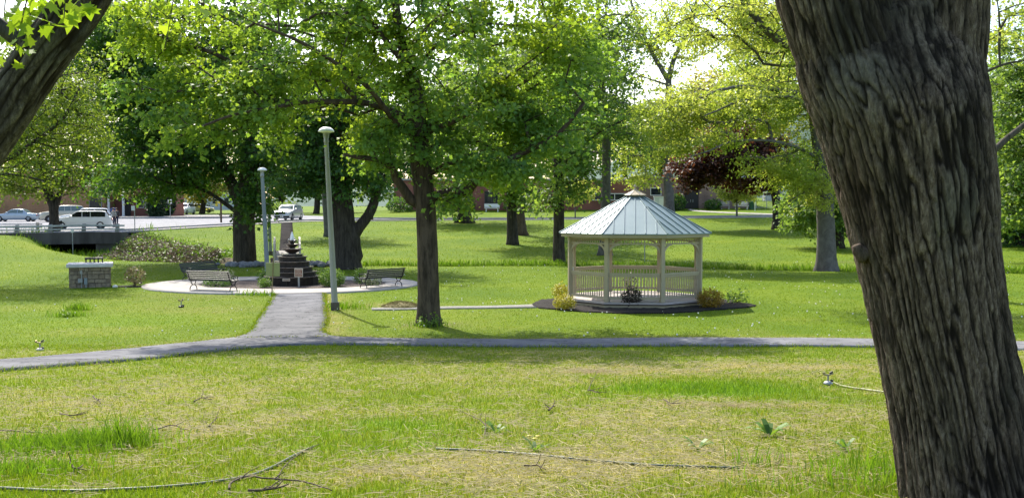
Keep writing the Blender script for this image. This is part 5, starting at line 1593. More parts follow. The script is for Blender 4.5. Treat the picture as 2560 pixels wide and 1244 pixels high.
# ------------------------------------------------------------------ small signs by the fountain
def sign_back():
    g = G(679, 737)
    r = thing("stake_sign", g, "blank yellow green back of a square sign on a thin stake", "sign", math.radians(-3))
    MB().bar((0, -.012, -.1), (.09, -.012, 1.42), .03, .02).build("stake", M['stake'], r)
    b = MB(); b.bbox((.05, .012, .94), (.52, .022, .50), .008); b.build("panel", M['sign_back'], r)
sign_back()
def text_obj(name, body, size, mat_, parent, loc, rot):
    cu = bpy.data.curves.new(name, 'FONT'); cu.body = body; cu.size = size; cu.align_x = 'CENTER'; cu.align_y = 'CENTER'; cu.extrude = .0015
    o = bpy.data.objects.new(name, cu); COL.objects.link(o); cu.materials.append(mat_); o.parent = parent; o.location = loc; o.rotation_euler = rot
    return o
def fountain_signs():
    g = G(747, 719); g = Vector((g.x, g.y, .04))
    r = thing("notice_sign", g, "brown notice with cream border on a grey post before the fountain", "sign")
    MB().bar((0, .012, -.1), (0, .012, .40), .07, .03).build("post", M['grey_metal'], r)
    MB().bbox((0, -.005, .555), (.335, .02, .345), .006).build("border", M['sign_cream'], r)
    MB().bbox((0, -.018, .555), (.285, .014, .295), .004).build("panel", M['sign_brown'], r)
    b = MB(); rng = np.random.default_rng(2)
    for k in range(5):      # the lettering is too small to read: lines of cream strokes
        z = .665 - .055 * k; x = -.12
        while x < .105:
            w = .018 + .03 * rng.random(); b.box((x + w / 2, -.0265, z), (w, .003, .022)); x += w + .012
        b.build("text_line", M['sign_cream'], r); b = MB()
    g = G(716, 718); g = Vector((g.x, g.y, .04))
    r = thing("plaque_sign", g, "small low cream plaque on a dark stake before the fountain", "sign")
    MB().bar((0, .012, -.1), (0, .012, .24), .03, .02).build("stake", M['bark_dark'], r)
    MB().bbox((0, 0, .25), (.30, .016, .095), .005).build("panel", M['sign_cream'], r)
    MB().bbox((0, -.0095, .25), (.255, .006, .06), .002).build("plate", M['sign_brown'], r)
    b = MB(); x = -.11
    while x < .10:
        b.box((x, -.014, .25), (.014, .003, .028)); x += .023
    b.build("lettering", M['sign_cream'], r)
fountain_signs()

# ------------------------------------------------------------------ stone pier with slab, utility boxes, grate
def pier():
    g = G(225, 719)
    PA = math.radians(20); RT = Matrix.Rotation(PA, 3, 'Z')
    r = thing("stone_pier", g, "squat tan stone block with pale overhanging slab top", "stone pier", PA)
    w, d, h = 1.48, 1.15, .80
    rng = np.random.default_rng(8)
    b = MB()
    b.box((0, d / 2, h / 2 - .1), (w - .05, d - .05, h + .18))
    tints = [[], [], []]
    parts = [MB(), MB(), MB()]
    z = -.02
    for hh in (.2, .16, .19, .13, .15):
        for (ax, L, o, rot) in ((0, w, Vector((-w / 2, 0, 0)), 0), (1, d, Vector((-w / 2, 0, 0)), 1), (2, d, Vector((w / 2, 0, 0)), 1)):
            x = 0
            while x < L - .01:
                q = min(L - x, .16 + .3 * rng.random())
                if L - x - q < .1: q = L - x
                c = o + (Vector((x + q / 2, .005 * rng.random(), 0)) if rot == 0 else Vector((.0, x + q / 2, 0)))
                s = (q - .014, .06 + .02 * rng.random(), hh - .014) if rot == 0 else (.06, q - .014, hh - .014)
                parts[int(rng.integers(3))].bbox((c.x, c.y, z + hh / 2), s, .012)
                x += q
        z += hh
    core = b.build("core", M['concrete_dark'], r)
    al = MB()
    for p in parts: al.add(p.v, p.f)
    al.build("stone_cladding", M['stone'], r)
    MB().bbox((0, d / 2 + .02, h + .085), (w + .24, d + .28, .15), .03).build("slab_top", M['slab'], r)
    u = thing("utility_box", g + RT @ Vector((-.28, -.05, 0)), "grey meter boxes and conduits fixed to the stone block's face", "utility box", PA)
    b = MB(); b.tube([(-.02, -.03, .0), (-.02, -.03, .72)], .022, 8); b.tube([(.14, -.03, -.05), (.14, -.03, .3)], .03, 8); b.build("conduit", M['grey_metal'], u)
    MB().bbox((-.03, -.045, .62), (.09, .06, .12), .01).build("junction_box", M['grey_metal'], u)
    MB().bbox((-.07, -.05, .29), (.17, .09, .16), .012).build("meter_box", M['pole'], u)
    MB().bbox((.13, -.05, .27), (.12, .10, .26), .012).build("outlet_cover", M['pole_blue'], u)
    t = g + RT @ Vector((.14, .98, h + .16))
    q = thing("cooking_grate", t, "black metal rack with square openings standing on the slab", "rack", PA)
    b = MB(); b.bbox((0, 0, .165), (.70, .36, .075), .012)
    b.build("rack_top", M['iron'], q)
    for x in np.linspace(-.31, .31, 5):
        MB().bbox((x, -.15, .079), (.045, .03, .158), .005).build("leg", M['iron'], q)
        MB().bbox((x, .15, .079), (.045, .03, .158), .005).build("leg", M['iron'], q)
    s = G(288, 719)
    m = MB(); rng = np.random.default_rng(3)
    m.ball((0, 0, .05), .11, 12, 8, (1, .8, .6))
    o = m.build("white_stone", M['rock_white'], None, True); o.location = s
    tag(o, "white rounded stone on the grass beside the stone block", "stone")
pier()

# ------------------------------------------------------------------ shrubs
shrub("shrub", "rusty cream leafed shrub leaning beside the stone block", G(338, 715), .32, .36, 420, .085, M['leaf_rust'], 41, stems=7, z0=.62)
mb = ell(G(335, 716), .75, .5, 30); v, f = grid_between(mb, ell(G(335, 716), .05, .05, 30), 5, .02, .03)
tag(mesh_np("shrub_mulch", v, f, M['mulch']), "small dark mulch patch under the rusty shrub", "mulch", kind='structure')
shrub("shrub", "clipped bright green boxwood ball in front of the fountain", G(661, 721) + Vector((0, .15, .03)), .20, .17, 900, .045, M['leaf_box'], 42, lumpy=.12)
shrub("shrub", "large rounded boxwood behind the tall lamp post", G(827, 719) + Vector((0, .35, .03)), .47, .33, 3200, .05, M['leaf_box'], 43, lumpy=.12)
shrub("shrub", "dark green shrub at the fountain's rear edge beside the yellow green sign", Vector((FC.x - 1.25, 43.6, .03)), .32, .26, 900, .06, M['leaf_dark'], 44)
shrub("shrub", "dark green shrub tucked between fountain and big boxwood", Vector((FC.x + 1.15, 43.9, .03)), .36, .28, 900, .06, M['leaf_dark'], 45)
shrub("shrub", "green mounded boxwood at the left end of the lone bench", Vector(((905 - 1280) / FPX * 43.4, 43.4, .03)), .33, .31, 1300, .05, M['leaf_box'], 46)
shrub("shrub", "grey green variegated shrub beside the lone bench's seat", Vector(((928 - 1280) / FPX * 42.2, 42.2, .03)), .36, .25, 800, .06, M['leaf_varie'], 47)
shrub("shrub", "variegated cream and green shrub behind the front bench", Vector(((566 - 1280) / FPX * 42.6, 42.6, .03)), .28, .30, 600, .06, M['leaf_varie'], 48)
shrub("shrub", "low green shrub seen under the front bench", Vector(((540 - 1280) / FPX * 41.6, 41.6, .03)), .50, .20, 900, .06, M['leaf_dark'], 49)
shrub("shrub", "bright gold ball shrub at the gazebo's front corner by the path", G(1413, 776) + Vector((0, .25, .04)), .29, .20, 1700, .045, M['leaf_gold'], 50, lumpy=.1)
shrub("shrub", "gold ball shrub behind the path at the gazebo's open side", G(1404, 748) + Vector((0, .2, .04)), .27, .24, 1300, .045, M['leaf_gold'], 51, lumpy=.1)
shrub("shrub", "maroon brown bushy shrub in front of the gazebo railing", G(1580, 771) + Vector((0, .1, .05)), .28, .25, 900, .06, M['leaf_maroon'], 52, z0=.62, lumpy=.3)
shrub("shrub", "small maroon shrub inside view behind the gazebo's far railing", Vector(((1577 - 1280) / FPX * 38.0, 38.0, .0)), .22, .28, 380, .06, M['leaf_maroon'], 53, z0=.9)
shrub("shrub", "large amber and green mound shrub at the gazebo corner", G(1780, 772) + Vector((0, .3, .04)), .36, .28, 2200, .05, M['leaf_amber'], 54, lumpy=.15)
shrub("shrub", "airy dark leafed shrub at the far tip of the mulch bed", G(1846, 760) + Vector((0, .1, .04)), .36, .22, 330, .075, M['leaf_mid'], 55, lumpy=.35, stems=9)

# ------------------------------------------------------------------ footbridge, riprap and posts by the creek
def footbridge():
    x0, y0, y1 = -12.64, 55.6, 61.2
    root = thing("footbridge", (x0, (y0 + y1) / 2, 0), "short arched footbridge with cream rails behind the fountain", "footbridge", math.radians(12.2))
    hl = (y1 - y0) / 2
    def arch(t): return .12 + .62 * (1 - (2 * t - 1) ** 2)
    n = 18
    b = MB(); vs = []; fs = []
    for i in range(n + 1):
        t = i / n; y = -hl + 2 * hl * t; z = arch(t)
        vs += [(-.62, y, z - .12), (.62, y, z - .12), (.62, y, z), (-.62, y, z)]
    for i in range(n):
        a = 4 * i
        fs += [(a + 3, a + 2, a + 6, a + 7), (a, a + 4, a + 5, a + 1), (a + 1, a + 5, a + 6, a + 2), (a + 3, a + 7, a + 4, a)]
    fs += [(0, 1, 2, 3), (4 * n + 3, 4 * n + 2, 4 * n + 1, 4 * n)]
    b.add(vs, fs); b.build("deck", M['concrete_mid'], root)
    for s in (-1, 1):
        x = s * .68
        b = MB()
        for i in range(n):
            t, u = i / n, (i + 1) / n
            p, q = (x, -hl + 2 * hl * t, arch(t)), (x, -hl + 2 * hl * u, arch(u))
            b.bar((p[0], p[1], p[2] + .72), (q[0], q[1], q[2] + .72), .09, .09); b.bar((p[0], p[1], p[2] + .36), (q[0], q[1], q[2] + .36), .05, .08)
            b.bar((p[0], p[1], p[2] - .03), (q[0], q[1], q[2] - .03), .06, .16)
        r = b.build("handrail", M['cream_rail'], root)
        for i in (0, 5, 9, 13, 18):
            t = i / n
            MB().bar((x, -hl + 2 * hl * t, arch(t) - .25), (x, -hl + 2 * hl * t, arch(t) + .70), .10, .10).build("rail_post", M['cream_rail'], r)
footbridge()
def rocks():
    rng = np.random.default_rng(12)
    b = MB()
    for k in range(130):
        s = 1 if k % 2 else -1
        x = -12.5 + s * (1.0 + abs(rng.normal(0, .9))); y = 56.0 + rng.normal(0, .45)
        b.ball((x, y, zg(x, y) + .05 + .1 * rng.random()), .10 + .16 * rng.random(), 7, 5, (1, .9, .7))
    tag(b.build("rock_rubble", M['rock'], None, False), "grey stones heaped at both feet of the footbridge", "rocks", kind='stuff')
    g = GD(683, 56.5); r = thing("marker_box", g, "small pinkish square marker by the footbridge foot", "marker")
    MB().bbox((0, 0, .25), (.34, .12, .36), .02).build("plate", M['brick_pink'], r); MB().bbox((0, 0, .04), (.12, .1, .2), .01).build("foot", M['concrete_mid'], r)
rocks()
def road_bridge():
    g = Vector((-36, 78.0, 0))
    root = thing("road_bridge", g, "weathered concrete road bridge over the creek with steel railing", "bridge")
    def zt(x): return float(z_base(np.array([x]), np.array([79.0]))[0]) + .17
    # girder
    xs2 = np.linspace(-12, 7.0, 9)
    b = MB(); vs = []; fs = []
    for x in xs2:
        t = zt(x - 36)
        vs += [(x, -.25, t - .88), (x, .35, t - .88), (x, .35, t), (x, -.25, t)]
    for i in range(8):
        a = 4 * i
        fs += [(a, a + 4, a + 7, a + 3), (a + 3, a + 7, a + 6, a + 2), (a + 1, a, a + 3, a + 2) if False else (a, a + 1, a + 5, a + 4), (a + 1, a + 2, a + 6, a + 5)]
    fs += [(0, 3, 2, 1), (32, 33, 34, 35)]
    b.add(vs, fs); b.build("girder", M['concrete_dark'], root)
    for x, w in ((-8.5, 7.0), (5.9, 2.2)):
        MB().box((x, 3.0, -.1), (w, 6.2, 1.1)).build("abutment", M['concrete_dark'], root)
    MB().box((0, 7.0, zt(-36) - .45), (13, 12, .5)).build("deck_slab", M['concrete_dark'], root)
    post = MB(); 
    for x in np.linspace(-11.2, 6.4, 8):
        t = zt(x - 36)
        p = MB(); p.prism([(x - .14, -.16, t), (x + .14, -.16, t), (x + .10, -.02, t + .62), (x - .10, -.02, t + .62)], (0, .2, 0)); p.build("rail_post", M['concrete_mid'], root)
    for h, w in ((.50, .13), (.24, .10)):
        b = MB()
        for i in range(8):
            b.bar((xs2[i], -.2, zt(xs2[i] - 36) + h), (xs2[i + 1], -.2, zt(xs2[i + 1] - 36) + h), .09, w)
        b.build("steel_rail", M['galv'], root)
road_bridge()
def rear_rail():
    r = thing("guard_rail", (-46, 90, zg(-46, 90)), "farther steel guard rail beyond the bridge before the blue sedan", "guard rail")
    for h in (.55, .28):
        MB().bar((-8, 0, h), (5.2, .3, h), .08, .12).build("steel_rail", M['galv'], r)
    for x in (-7, -3.2, .8, 4.9):
        MB().bbox((x, .1, .3), (.22, .16, .8), .02).build("rail_post", M['concrete_mid'], r)
rear_rail()
def pole(name, label, cat, base, h, rad, mat_, top=None, group=None):
    r = thing(name, base, label, cat, group=group)
    MB().tube([(0, 0, -.2), (0, 0, h * .5), (0, 0, h)], rad, 6).build("post", mat_, r)
    if top: top(r, h)
    return r
pole("marker_post", "thin pale marker post standing before the bridge girder", "post", GD(181, 72), 2.0, .03, M['galv'], lambda r, h: MB().bbox((0, -.02, h - .1), (.2, .03, .22), .01).build("plate", M['white_paint'], r))
pole("road_sign", "small white road sign on a grey post at the pavement's bridge end", "road sign", GD(337, 80.3), 2.0, .035, M['grey_metal'], lambda r, h: MB().bbox((-.1, -.03, h - .05), (.28, .03, .36), .01).build("sign_plate", M['white_paint'], r))
pole("wooden_post", "brown wooden post on the road verge seen left of the black trunk", "post", GD(553, 104), 2.1, .10, M['bark_brown'])
pole("wooden_post", "brown wooden post on the road verge right of the double trunk", "post", GD(931, 106), 2.0, .10, M['bark_brown'])
pole("road_sign", "white sign on a thin post before the distant dark car", "road sign", GD(426, 128), 2.1, .04, M['grey_metal'], lambda r, h: MB().bbox((0, -.05, h + .1), (.5, .04, .5), .01).build("sign_plate", M['white_paint'], r))
pole("metal_stake", "thin grey stake seen through the gazebo near the creek", "stake", GD(1612, 58.9), 1.55, .03, M['grey_metal'], lambda r, h: MB().bbox((0, 0, h + .03), (.08, .08, .08), .015).build("cap", M['grey_metal'], r))

# ------------------------------------------------------------------ cars
def car(name, label, base, rz, L, Wd, H, kind, pm, glass, group=None, roofrack=False, fine=True):
    root = thing(name, base, label, "car", rz, group)
    if kind == 'sedan':
        pr = [(0, .50), (.015, .62), (.17, .655), (.20, .67), (.315, .965), (.40, 1.0), (.52, .99), (.57, .96), (.70, .665), (.73, .64), (.95, .54), (.985, .49), (1, .40)]; ws = (.57, .70); rw = (.315, .20)
    else:
        pr = [(0, .50), (.012, .66), (.035, .70), (.10, .955), (.16, .985), (.40, 1.0), (.54, .985), (.585, .95), (.70, .685), (.73, .655), (.94, .575), (.985, .51), (1, .40)]; ws = (.585, .70); rw = (.10, .035)
    zb = .645 * H; w = Wd / 2; clr = .19
    sec = []
    for t, zt in pr:
        x = (t - .5) * L; zt = zt * H
        tap = 1 - .10 * max(0, (t - .85) / .15) ** 2 - .06 * max(0, (.1 - t) / .1) ** 2
        ww = w * tap
        zbb = min(zb, zt - .01)
        wt = ww * .97 - .30 * max(0, zt - zb) - (.06 if zt <= zb + .02 else 0.03)
        sec.append([(x, -ww * .90, clr), (x, -ww, .36), (x, -ww, zbb * .75), (x, -ww * .975, zbb), (x, -wt, zt - .02 * (zt > zb)), (x, 0, zt + .012)])
    vs = []; fs = []
    n = 11
    for s in sec:
        ring = s + [(p[0], -p[1], p[2]) for p in s[-2::-1]]
        vs += ring
    m = len(sec)
    for i in range(m - 1):
        for k in range(n - 1):
            fs.append((i * n + k, i * n + k + 1, (i + 1) * n + k + 1, (i + 1) * n + k))
        fs.append((i * n + n - 1, i * n, (i + 1) * n, (i + 1) * n + n - 1))
    fs.append(tuple(range(n - 1, -1, -1))); fs.append(tuple((m - 1) * n + k for k in range(n)))
    b = MB().add(vs, [tuple(reversed(q)) for q in fs])
    body = b.build("body", pm, root, True)
    bv = body.modifiers.new("bevel", 'BEVEL'); bv.width = .03; bv.segments = 2; bv.limit_method = 'ANGLE'; bv.angle_limit = math.radians(28)
    def prof(t):
        return np.interp(t, [p[0] for p in pr], [p[1] for p in pr]) * H
    def side(t, z, sgn):
        x = (t - .5) * L
        f = max(0, min(1, (z - zb) / max(.01, prof(t) - zb)))
        wt = w * .97 - .30 * max(0, prof(t) - zb) - .03
        y = w * .975 * (1 - f) + wt * f
        return Vector((x, sgn * (y + .006), z))
    # side glass, cut by the pillars
    ends = (rw[0], ws[0])
    for sgn in (-1, 1):
        spans = [(ends[0] - .0, .34), (.352, .475), (.487, ends[1] + .055)] if kind != 'sedan' else [(.30, .42), (.432, ends[1] + .065)]
        for a, c in spans:
            b = MB()
            ts = np.linspace(a, c, 6); 
            vs2 = []
            for t in ts:
                top = max(zb + .03, min(.935 * H, prof(t) - .07))
                vs2 += [side(t, zb + .03, sgn), side(t, top, sgn)]
            fs2 = [(2 * i, 2 * i + 2, 2 * i + 3, 2 * i + 1) for i in range(5)]
            if sgn > 0: fs2 = [tuple(reversed(q)) for q in fs2]
            b.add(vs2, fs2); b.build("side_window", glass, root)
    def screen(name_, t0, t1, eps):
        p0, p1 = prof(t0), prof(t1)
        q = []
        for t, z in ((t0, p0), (t1, p1)):
            ww = w * .97 - .30 * max(0, z - zb) - .11
            x = (t - .5) * L
            q += [Vector((x, -ww, z)), Vector((x, 0, z + .012)), Vector((x, ww, z))]
        nrm = (q[3] - q[0]).cross(q[1] - q[0]).normalized()
        if nrm.z < 0: nrm = -nrm
        q = [p + nrm * .012 for p in q]
        mv = lambda a_, b_, s: a_ + (b_ - a_) * s
        q = [mv(q[0], q[3], .06), mv(q[1], q[4], .06), mv(q[2], q[5], .06), mv(q[3], q[0], .06), mv(q[4], q[1], .06), mv(q[5], q[2], .06)]
        MB().add(q, [(0, 1, 4, 3), (1, 2, 5, 4)]).build(name_, glass, root)
    screen("windshield", ws[1], ws[0], 1)
    screen("rear_window", rw[1], rw[0], 1)
    wr = .34 if kind != 'sedan' else .31
    for t in (.185, .815):
        for sgn in (-1, 1):
            c = Vector(((t - .5) * L, sgn * (w - .10), wr))
            rot = Matrix.Rotation(math.pi / 2, 4, 'X')
            b = MB(); b.lathe([(wr * .62, -.10), (wr * .93, -.11), (wr, -.07), (wr, .07), (wr * .93, .11), (wr * .62, .10)], 22)
            b.v = [tuple(rot @ Vector(p) + c) for p in b.v]
            wh = b.build("wheel", M['tyre'], root, True)
            b = MB(); b.lathe([(.0, .09), (wr * .2, .10), (wr * .55, .075), (wr * .64, .10), (wr * .64, -.10), (.0, -.09)], 16)
            b.v = [tuple((rot if sgn < 0 else Matrix.Rotation(-math.pi / 2, 4, 'X')) @ Vector(p) + c) for p in b.v]
            b.build("rim", M['galv'], wh)
            b = MB(); b.lathe([(0, 0), (wr * 1.16, 0), (wr * 1.16, .02)], 22)
            b.v = [tuple((rot if sgn < 0 else Matrix.Rotation(-math.pi / 2, 4, 'X')) @ Vector(p) + Vector((c.x, sgn * (w - .012), c.z + .02))) for p in b.v]
            b.v = [p if p[2] > .2 else (p[0], p[1], .2) for p in b.v]
            b.build("wheel_arch", M['black_trim'], root)
    if not fine: return root
    fx = L / 2
    MB().bbox((fx - .02, 0, .36), (.12, Wd * .86, .20), .03).build("front_bumper", M['black_trim'] if kind != 'sedan' else pm, root)
    MB().bbox((-fx + .03, 0, .40), (.12, Wd * .9, .22), .03).build("rear_bumper", pm, root)
    MB().bbox((fx - .005, 0, .46 * H), (.06, Wd * .42, .15 * H), .02).build("grille", M['black_trim'], root)
    MB().bbox((fx + .05, 0, .38), (.012, .34, .12), .004).build("number_plate", M['white_paint'], root)
    for s in (-1, 1):
        MB().bbox((fx - .09, s * w * .70, .47 * H), (.22, .34, .11 * H), .04, rz=-s * .25).build("headlight", M['lamp_clear'], root)
        MB().bbox((-fx + .06, s * w * .80, .52 * H), (.16, .22, .14 * H), .03, rz=s * .15).build("tail_light", M['lamp_red'], root)
        MB().bbox(((.655 - .5) * L, s * (w + .09), zb + .10), (.13, .20, .13), .04).build("wing_mirror", pm, root)
        for t in (.36, .50):
            MB().bbox(((t - .5) * L - .12, s * (w + .004), zb - .10), (.18, .02, .03), .006).build("door_handle", M['chrome'] if kind == 'sedan' else pm, root)
    if roofrack:
        for s in (-1, 1):
            MB().bar((-L * .34, s * w * .66, H + .03), (L * .06, s * w * .66, H + .02), .03, .03).build("roof_rail", M['grey_metal'], root)
    return root
def RZ(x, y): 
    return Vector((x, y, float(z_base(np.array([x]), np.array([y]))[0]) + .037))
def RP(px, D): return RZ((px - 1280) / FPX * D, D)
car("parked_car", "white estate car with dark windows parked nearest behind the bridge railing", RP(205, 92), math.pi + .30, 5.0, 1.95, 1.62, 'suv', M['car_white'], M['glass_dark'], "parked cars by the brick buildings", True)
car("parked_car", "white car parked just behind the white estate car", RP(216, 103), math.pi + .36, 4.9, 1.9, 1.72, 'suv', M['car_white'], M['glass_dark'], "parked cars by the brick buildings")
car("parked_car", "champagne sport utility with chrome front behind the forked olive tree", RP(158, 117), math.pi + .5, 4.9, 1.9, 1.86, 'suv', M['car_tan'], M['glass_light'], "parked cars by the brick buildings")
car("parked_car", "pale blue sedan parked beyond the guard rail", RP(42, 119), math.pi + .12, 4.9, 1.8, 1.44, 'sedan', M['car_blue'], M['glass_light'], "parked cars by the brick buildings")
car("moving_car", "silver sport utility coming towards the park at the head of the path", RP(722, 108), -math.pi / 2 - .1, 4.5, 1.82, 1.62, 'suv', M['car_silver'], M['glass_light'], None, True)
car("moving_car", "white sport utility driving far down the street", RP(462, 158), -math.pi / 2 - .05, 4.6, 1.9, 1.72, 'suv', M['car_white'], M['glass_dark'])
car("parked_car", "dark car far up the street behind the white sign", RP(432, 182), math.pi + .4, 4.6, 1.85, 1.5, 'sedan', M['car_dark'], M['glass_dark'], fine=False)
car("parked_car", "grey car half hidden by tan leaves beside the street", RP(500, 172), .2, 4.6, 1.85, 1.5, 'sedan', M['car_silver'], M['glass_dark'], fine=False)

# ------------------------------------------------------------------ two people walking on the apron
def person(base, rz, label, jack, arm, stride, hold):
    root = thing("person", base, label, "person", rz, "two people walking past the parked cars")
    def skin(name, V, E, R, mt, parent, lv=1):
        me = bpy.data.meshes.new(name); me.from_pydata(V, E, []); me.update()
        o = link_mesh(name, me, mt, parent)
        md = o.modifiers.new("skin", 'SKIN'); md.use_smooth_shade = True
        sv = me.skin_vertices[0].data
        for i, r in enumerate(R): sv[i].radius = (r, r) if np.isscalar(r) else r
        sv[0].use_root = True
        sb = o.modifiers.new("sub", 'SUBSURF'); sb.levels = lv; sb.render_levels = lv
        return o
    s = stride
    V = [(0, 0, .95), (0, .01, 1.12), (0, 0, 1.32), (0, 0, 1.47), (0, .015, 1.55), (0, .02, 1.64), (0, .01, 1.74),
         (-.10, 0, .90), (-.11, s, .50), (-.11, s * .4, .10), (-.11, s * .4 + .13, .04),
         (.10, 0, .90), (.11, -s * .6, .50), (.11, -s * 1.2, .12), (.11, -s * 1.2 + .13, .05),
         (-.19, 0, 1.42), (-.25, -arm * .4, 1.16), (-.25, arm * .2, .93), (-.25, arm * .3, .84),
         (.19, 0, 1.42), (.25, arm * .4, 1.16), (.24, arm * 1.1, .98), (.23, arm * 1.4, .90)]
    E = [(0, 1), (1, 2), (2, 3), (3, 4), (4, 5), (5, 6), (0, 7), (7, 8), (8, 9), (9, 10), (0, 11), (11, 12), (12, 13), (13, 14), (3, 15), (15, 16), (16, 17), (17, 18), (3, 19), (19, 20), (20, 21), (21, 22)]
    R = [(.13, .10), (.12, .09), (.145, .10), (.09, .07), .052, (.075, .09), (.06, .07), .075, .058, .04, .03, .075, .058, .04, .03, .05, .042, .033, .035, .05, .042, .033, .035]
    body = skin("body", V, E, R, M['skin'], root)
    k = lambda ids: [V[i] for i in ids]
    skin("jacket", k([0, 1, 2, 3, 15, 16, 17, 19, 20, 21]), [(0, 1), (1, 2), (2, 3), (3, 4), (4, 5), (5, 6), (3, 7), (7, 8), (8, 9)], [(.165, .13), (.155, .12), (.175, .125), (.10, .085), .068, .06, .048, .068, .06, .048], jack, root)
    skin("trousers", k([0, 7, 8, 9, 11, 12, 13]), [(0, 1), (1, 2), (2, 3), (0, 4), (4, 5), (5, 6)], [(.15, .12), .098, .078, .062, .098, .078, .062], M['denim'], root)
    b = MB()
    for i in (9, 13):
        b.bbox((V[i][0], V[i][1] + .06, V[i][2] - .055), (.10, .27, .09), .03)
    b.build("shoes", M['black_trim'], root, True)
    MB().ball((0, .0, 1.70), .105, 14, 10, (.95, 1.08, .92)).build("hair", M['hair'], root, True)
    b = MB(); b.ball((0, .115, 1.63), .014, 6, 4, (1, 1.2, 1.2)); 
    for sx in (-1, 1):
        b.ball((sx * .085, .02, 1.635), .022, 6, 4, (.4, .8, 1.2))
    b.build("face_features", M['skin'], root, True)
person(RP(284, 97), math.pi * .9, "person in grey jacket and dark jeans standing at the white estate car's tail", M['jacket'], .15, .10, None)
person(RP(291.5, 98), math.pi * 1.05, "person in darker jacket walking just ahead of the grey jacketed one", M['jacket_dark'], .12, .16, None)

# ------------------------------------------------------------------ buildings
def long_building():
    y = 131.0
    X = lambda px: (px - 1280) / FPX * y
    g = Vector((X(1000), y, 1.6))
    root = thing("brick_building", g, "long low brick building with flat roof behind the far lawn", "building")
    def lx(px): return X(px) - g.x
    z0, z1 = -.3, 5.1
    def ZP(py): return 3.3 + (512 - py) * y / FPX - g.z
    m = MB(); m.box(((lx(1590) + lx(1885)) / 2, 7, (z0 + z1) / 2), (lx(1885) - lx(1590), 14, z1 - z0)); m.build("wall", M['brick_pink'], root)
    m = MB(); m.box(((lx(985) + lx(1590)) / 2, 7.2, (z0 + z1 - .35) / 2), (lx(1590) - lx(985) - .01, 14, z1 - .35 - z0)); m.build("wall", M['brick_red'], root)
    m = MB(); m.box(((lx(1590) + lx(1885)) / 2, 6.9, z1 + .13), (lx(1885) - lx(1590) + .5, 14.5, .26)); m.build("roof_edge", M['white_paint'], root)
    m = MB(); m.box(((lx(985) + lx(1590)) / 2 - .3, 7.1, z1 - .22), (lx(1590) - lx(985), 14.3, .24)); m.build("roof_edge", M['concrete_mid'], root)
    def window(pl, pr, pt, pb, bars=2, yo=0.0, fm='white_paint'):
        xa, xb, zt, zb_ = lx(pl), lx(pr), ZP(pt), ZP(pb)
        fr = MB(); w = .10
        fr.box(((xa + xb) / 2, yo - .02, zt), (xb - xa, .12, w)); fr.box(((xa + xb) / 2, yo - .03, zb_), (xb - xa + .1, .2, w))
        for k in range(bars + 2):
            x = xa + (xb - xa) * k / (bars + 1); fr.box((x, yo - .015, (zt + zb_) / 2), (w * .8, .09, zt - zb_ - w))
        f_ = fr.build("window", M[fm], root)
        MB().box(((xa + xb) / 2, yo - .005, (zt + zb_) / 2), (xb - xa - .02, .03, zt - zb_ - .02)).build("pane", M['window_glass'], f_)
    for a, b_ in ((1045, 1090), (1140, 1180), (1212, 1246), (1300, 1345), (1420, 1460)):
        window(a, b_, 478, 508, 1, .2, 'concrete_dark')
    window(1478, 1566, 484, 500, 2, .2); window(1626, 1652, 470, 488, 0, 0)
    # doorway
    d = MB(); d.box(((lx(1711) + lx(1746)) / 2, -.03, (ZP(464) + ZP(521)) / 2), (lx(1746) - lx(1711), .08, ZP(464) - ZP(521))); fr = d.build("door_frame", M['bark_dark'], root)
    for a, b_ in ((1713, 1728), (1729, 1744)):
        dd = MB(); dd.box(((lx(a) + lx(b_)) / 2, -.09, (ZP(467) + ZP(521)) / 2), (lx(b_) - lx(a), .05, ZP(467) - ZP(521))); q = dd.build("door", M['door_dark'], root)
        MB().bbox((lx(a if a > 1720 else b_) + (.12 if a > 1720 else -.12), -.14, 2.2), (.05, .05, .35), .01).build("handle", M['galv'], q)
    MB().bbox((lx(1705), -.05, ZP(477)), (.35, .08, .45), .02).build("wall_plaque", M['concrete_dark'], root)
long_building()
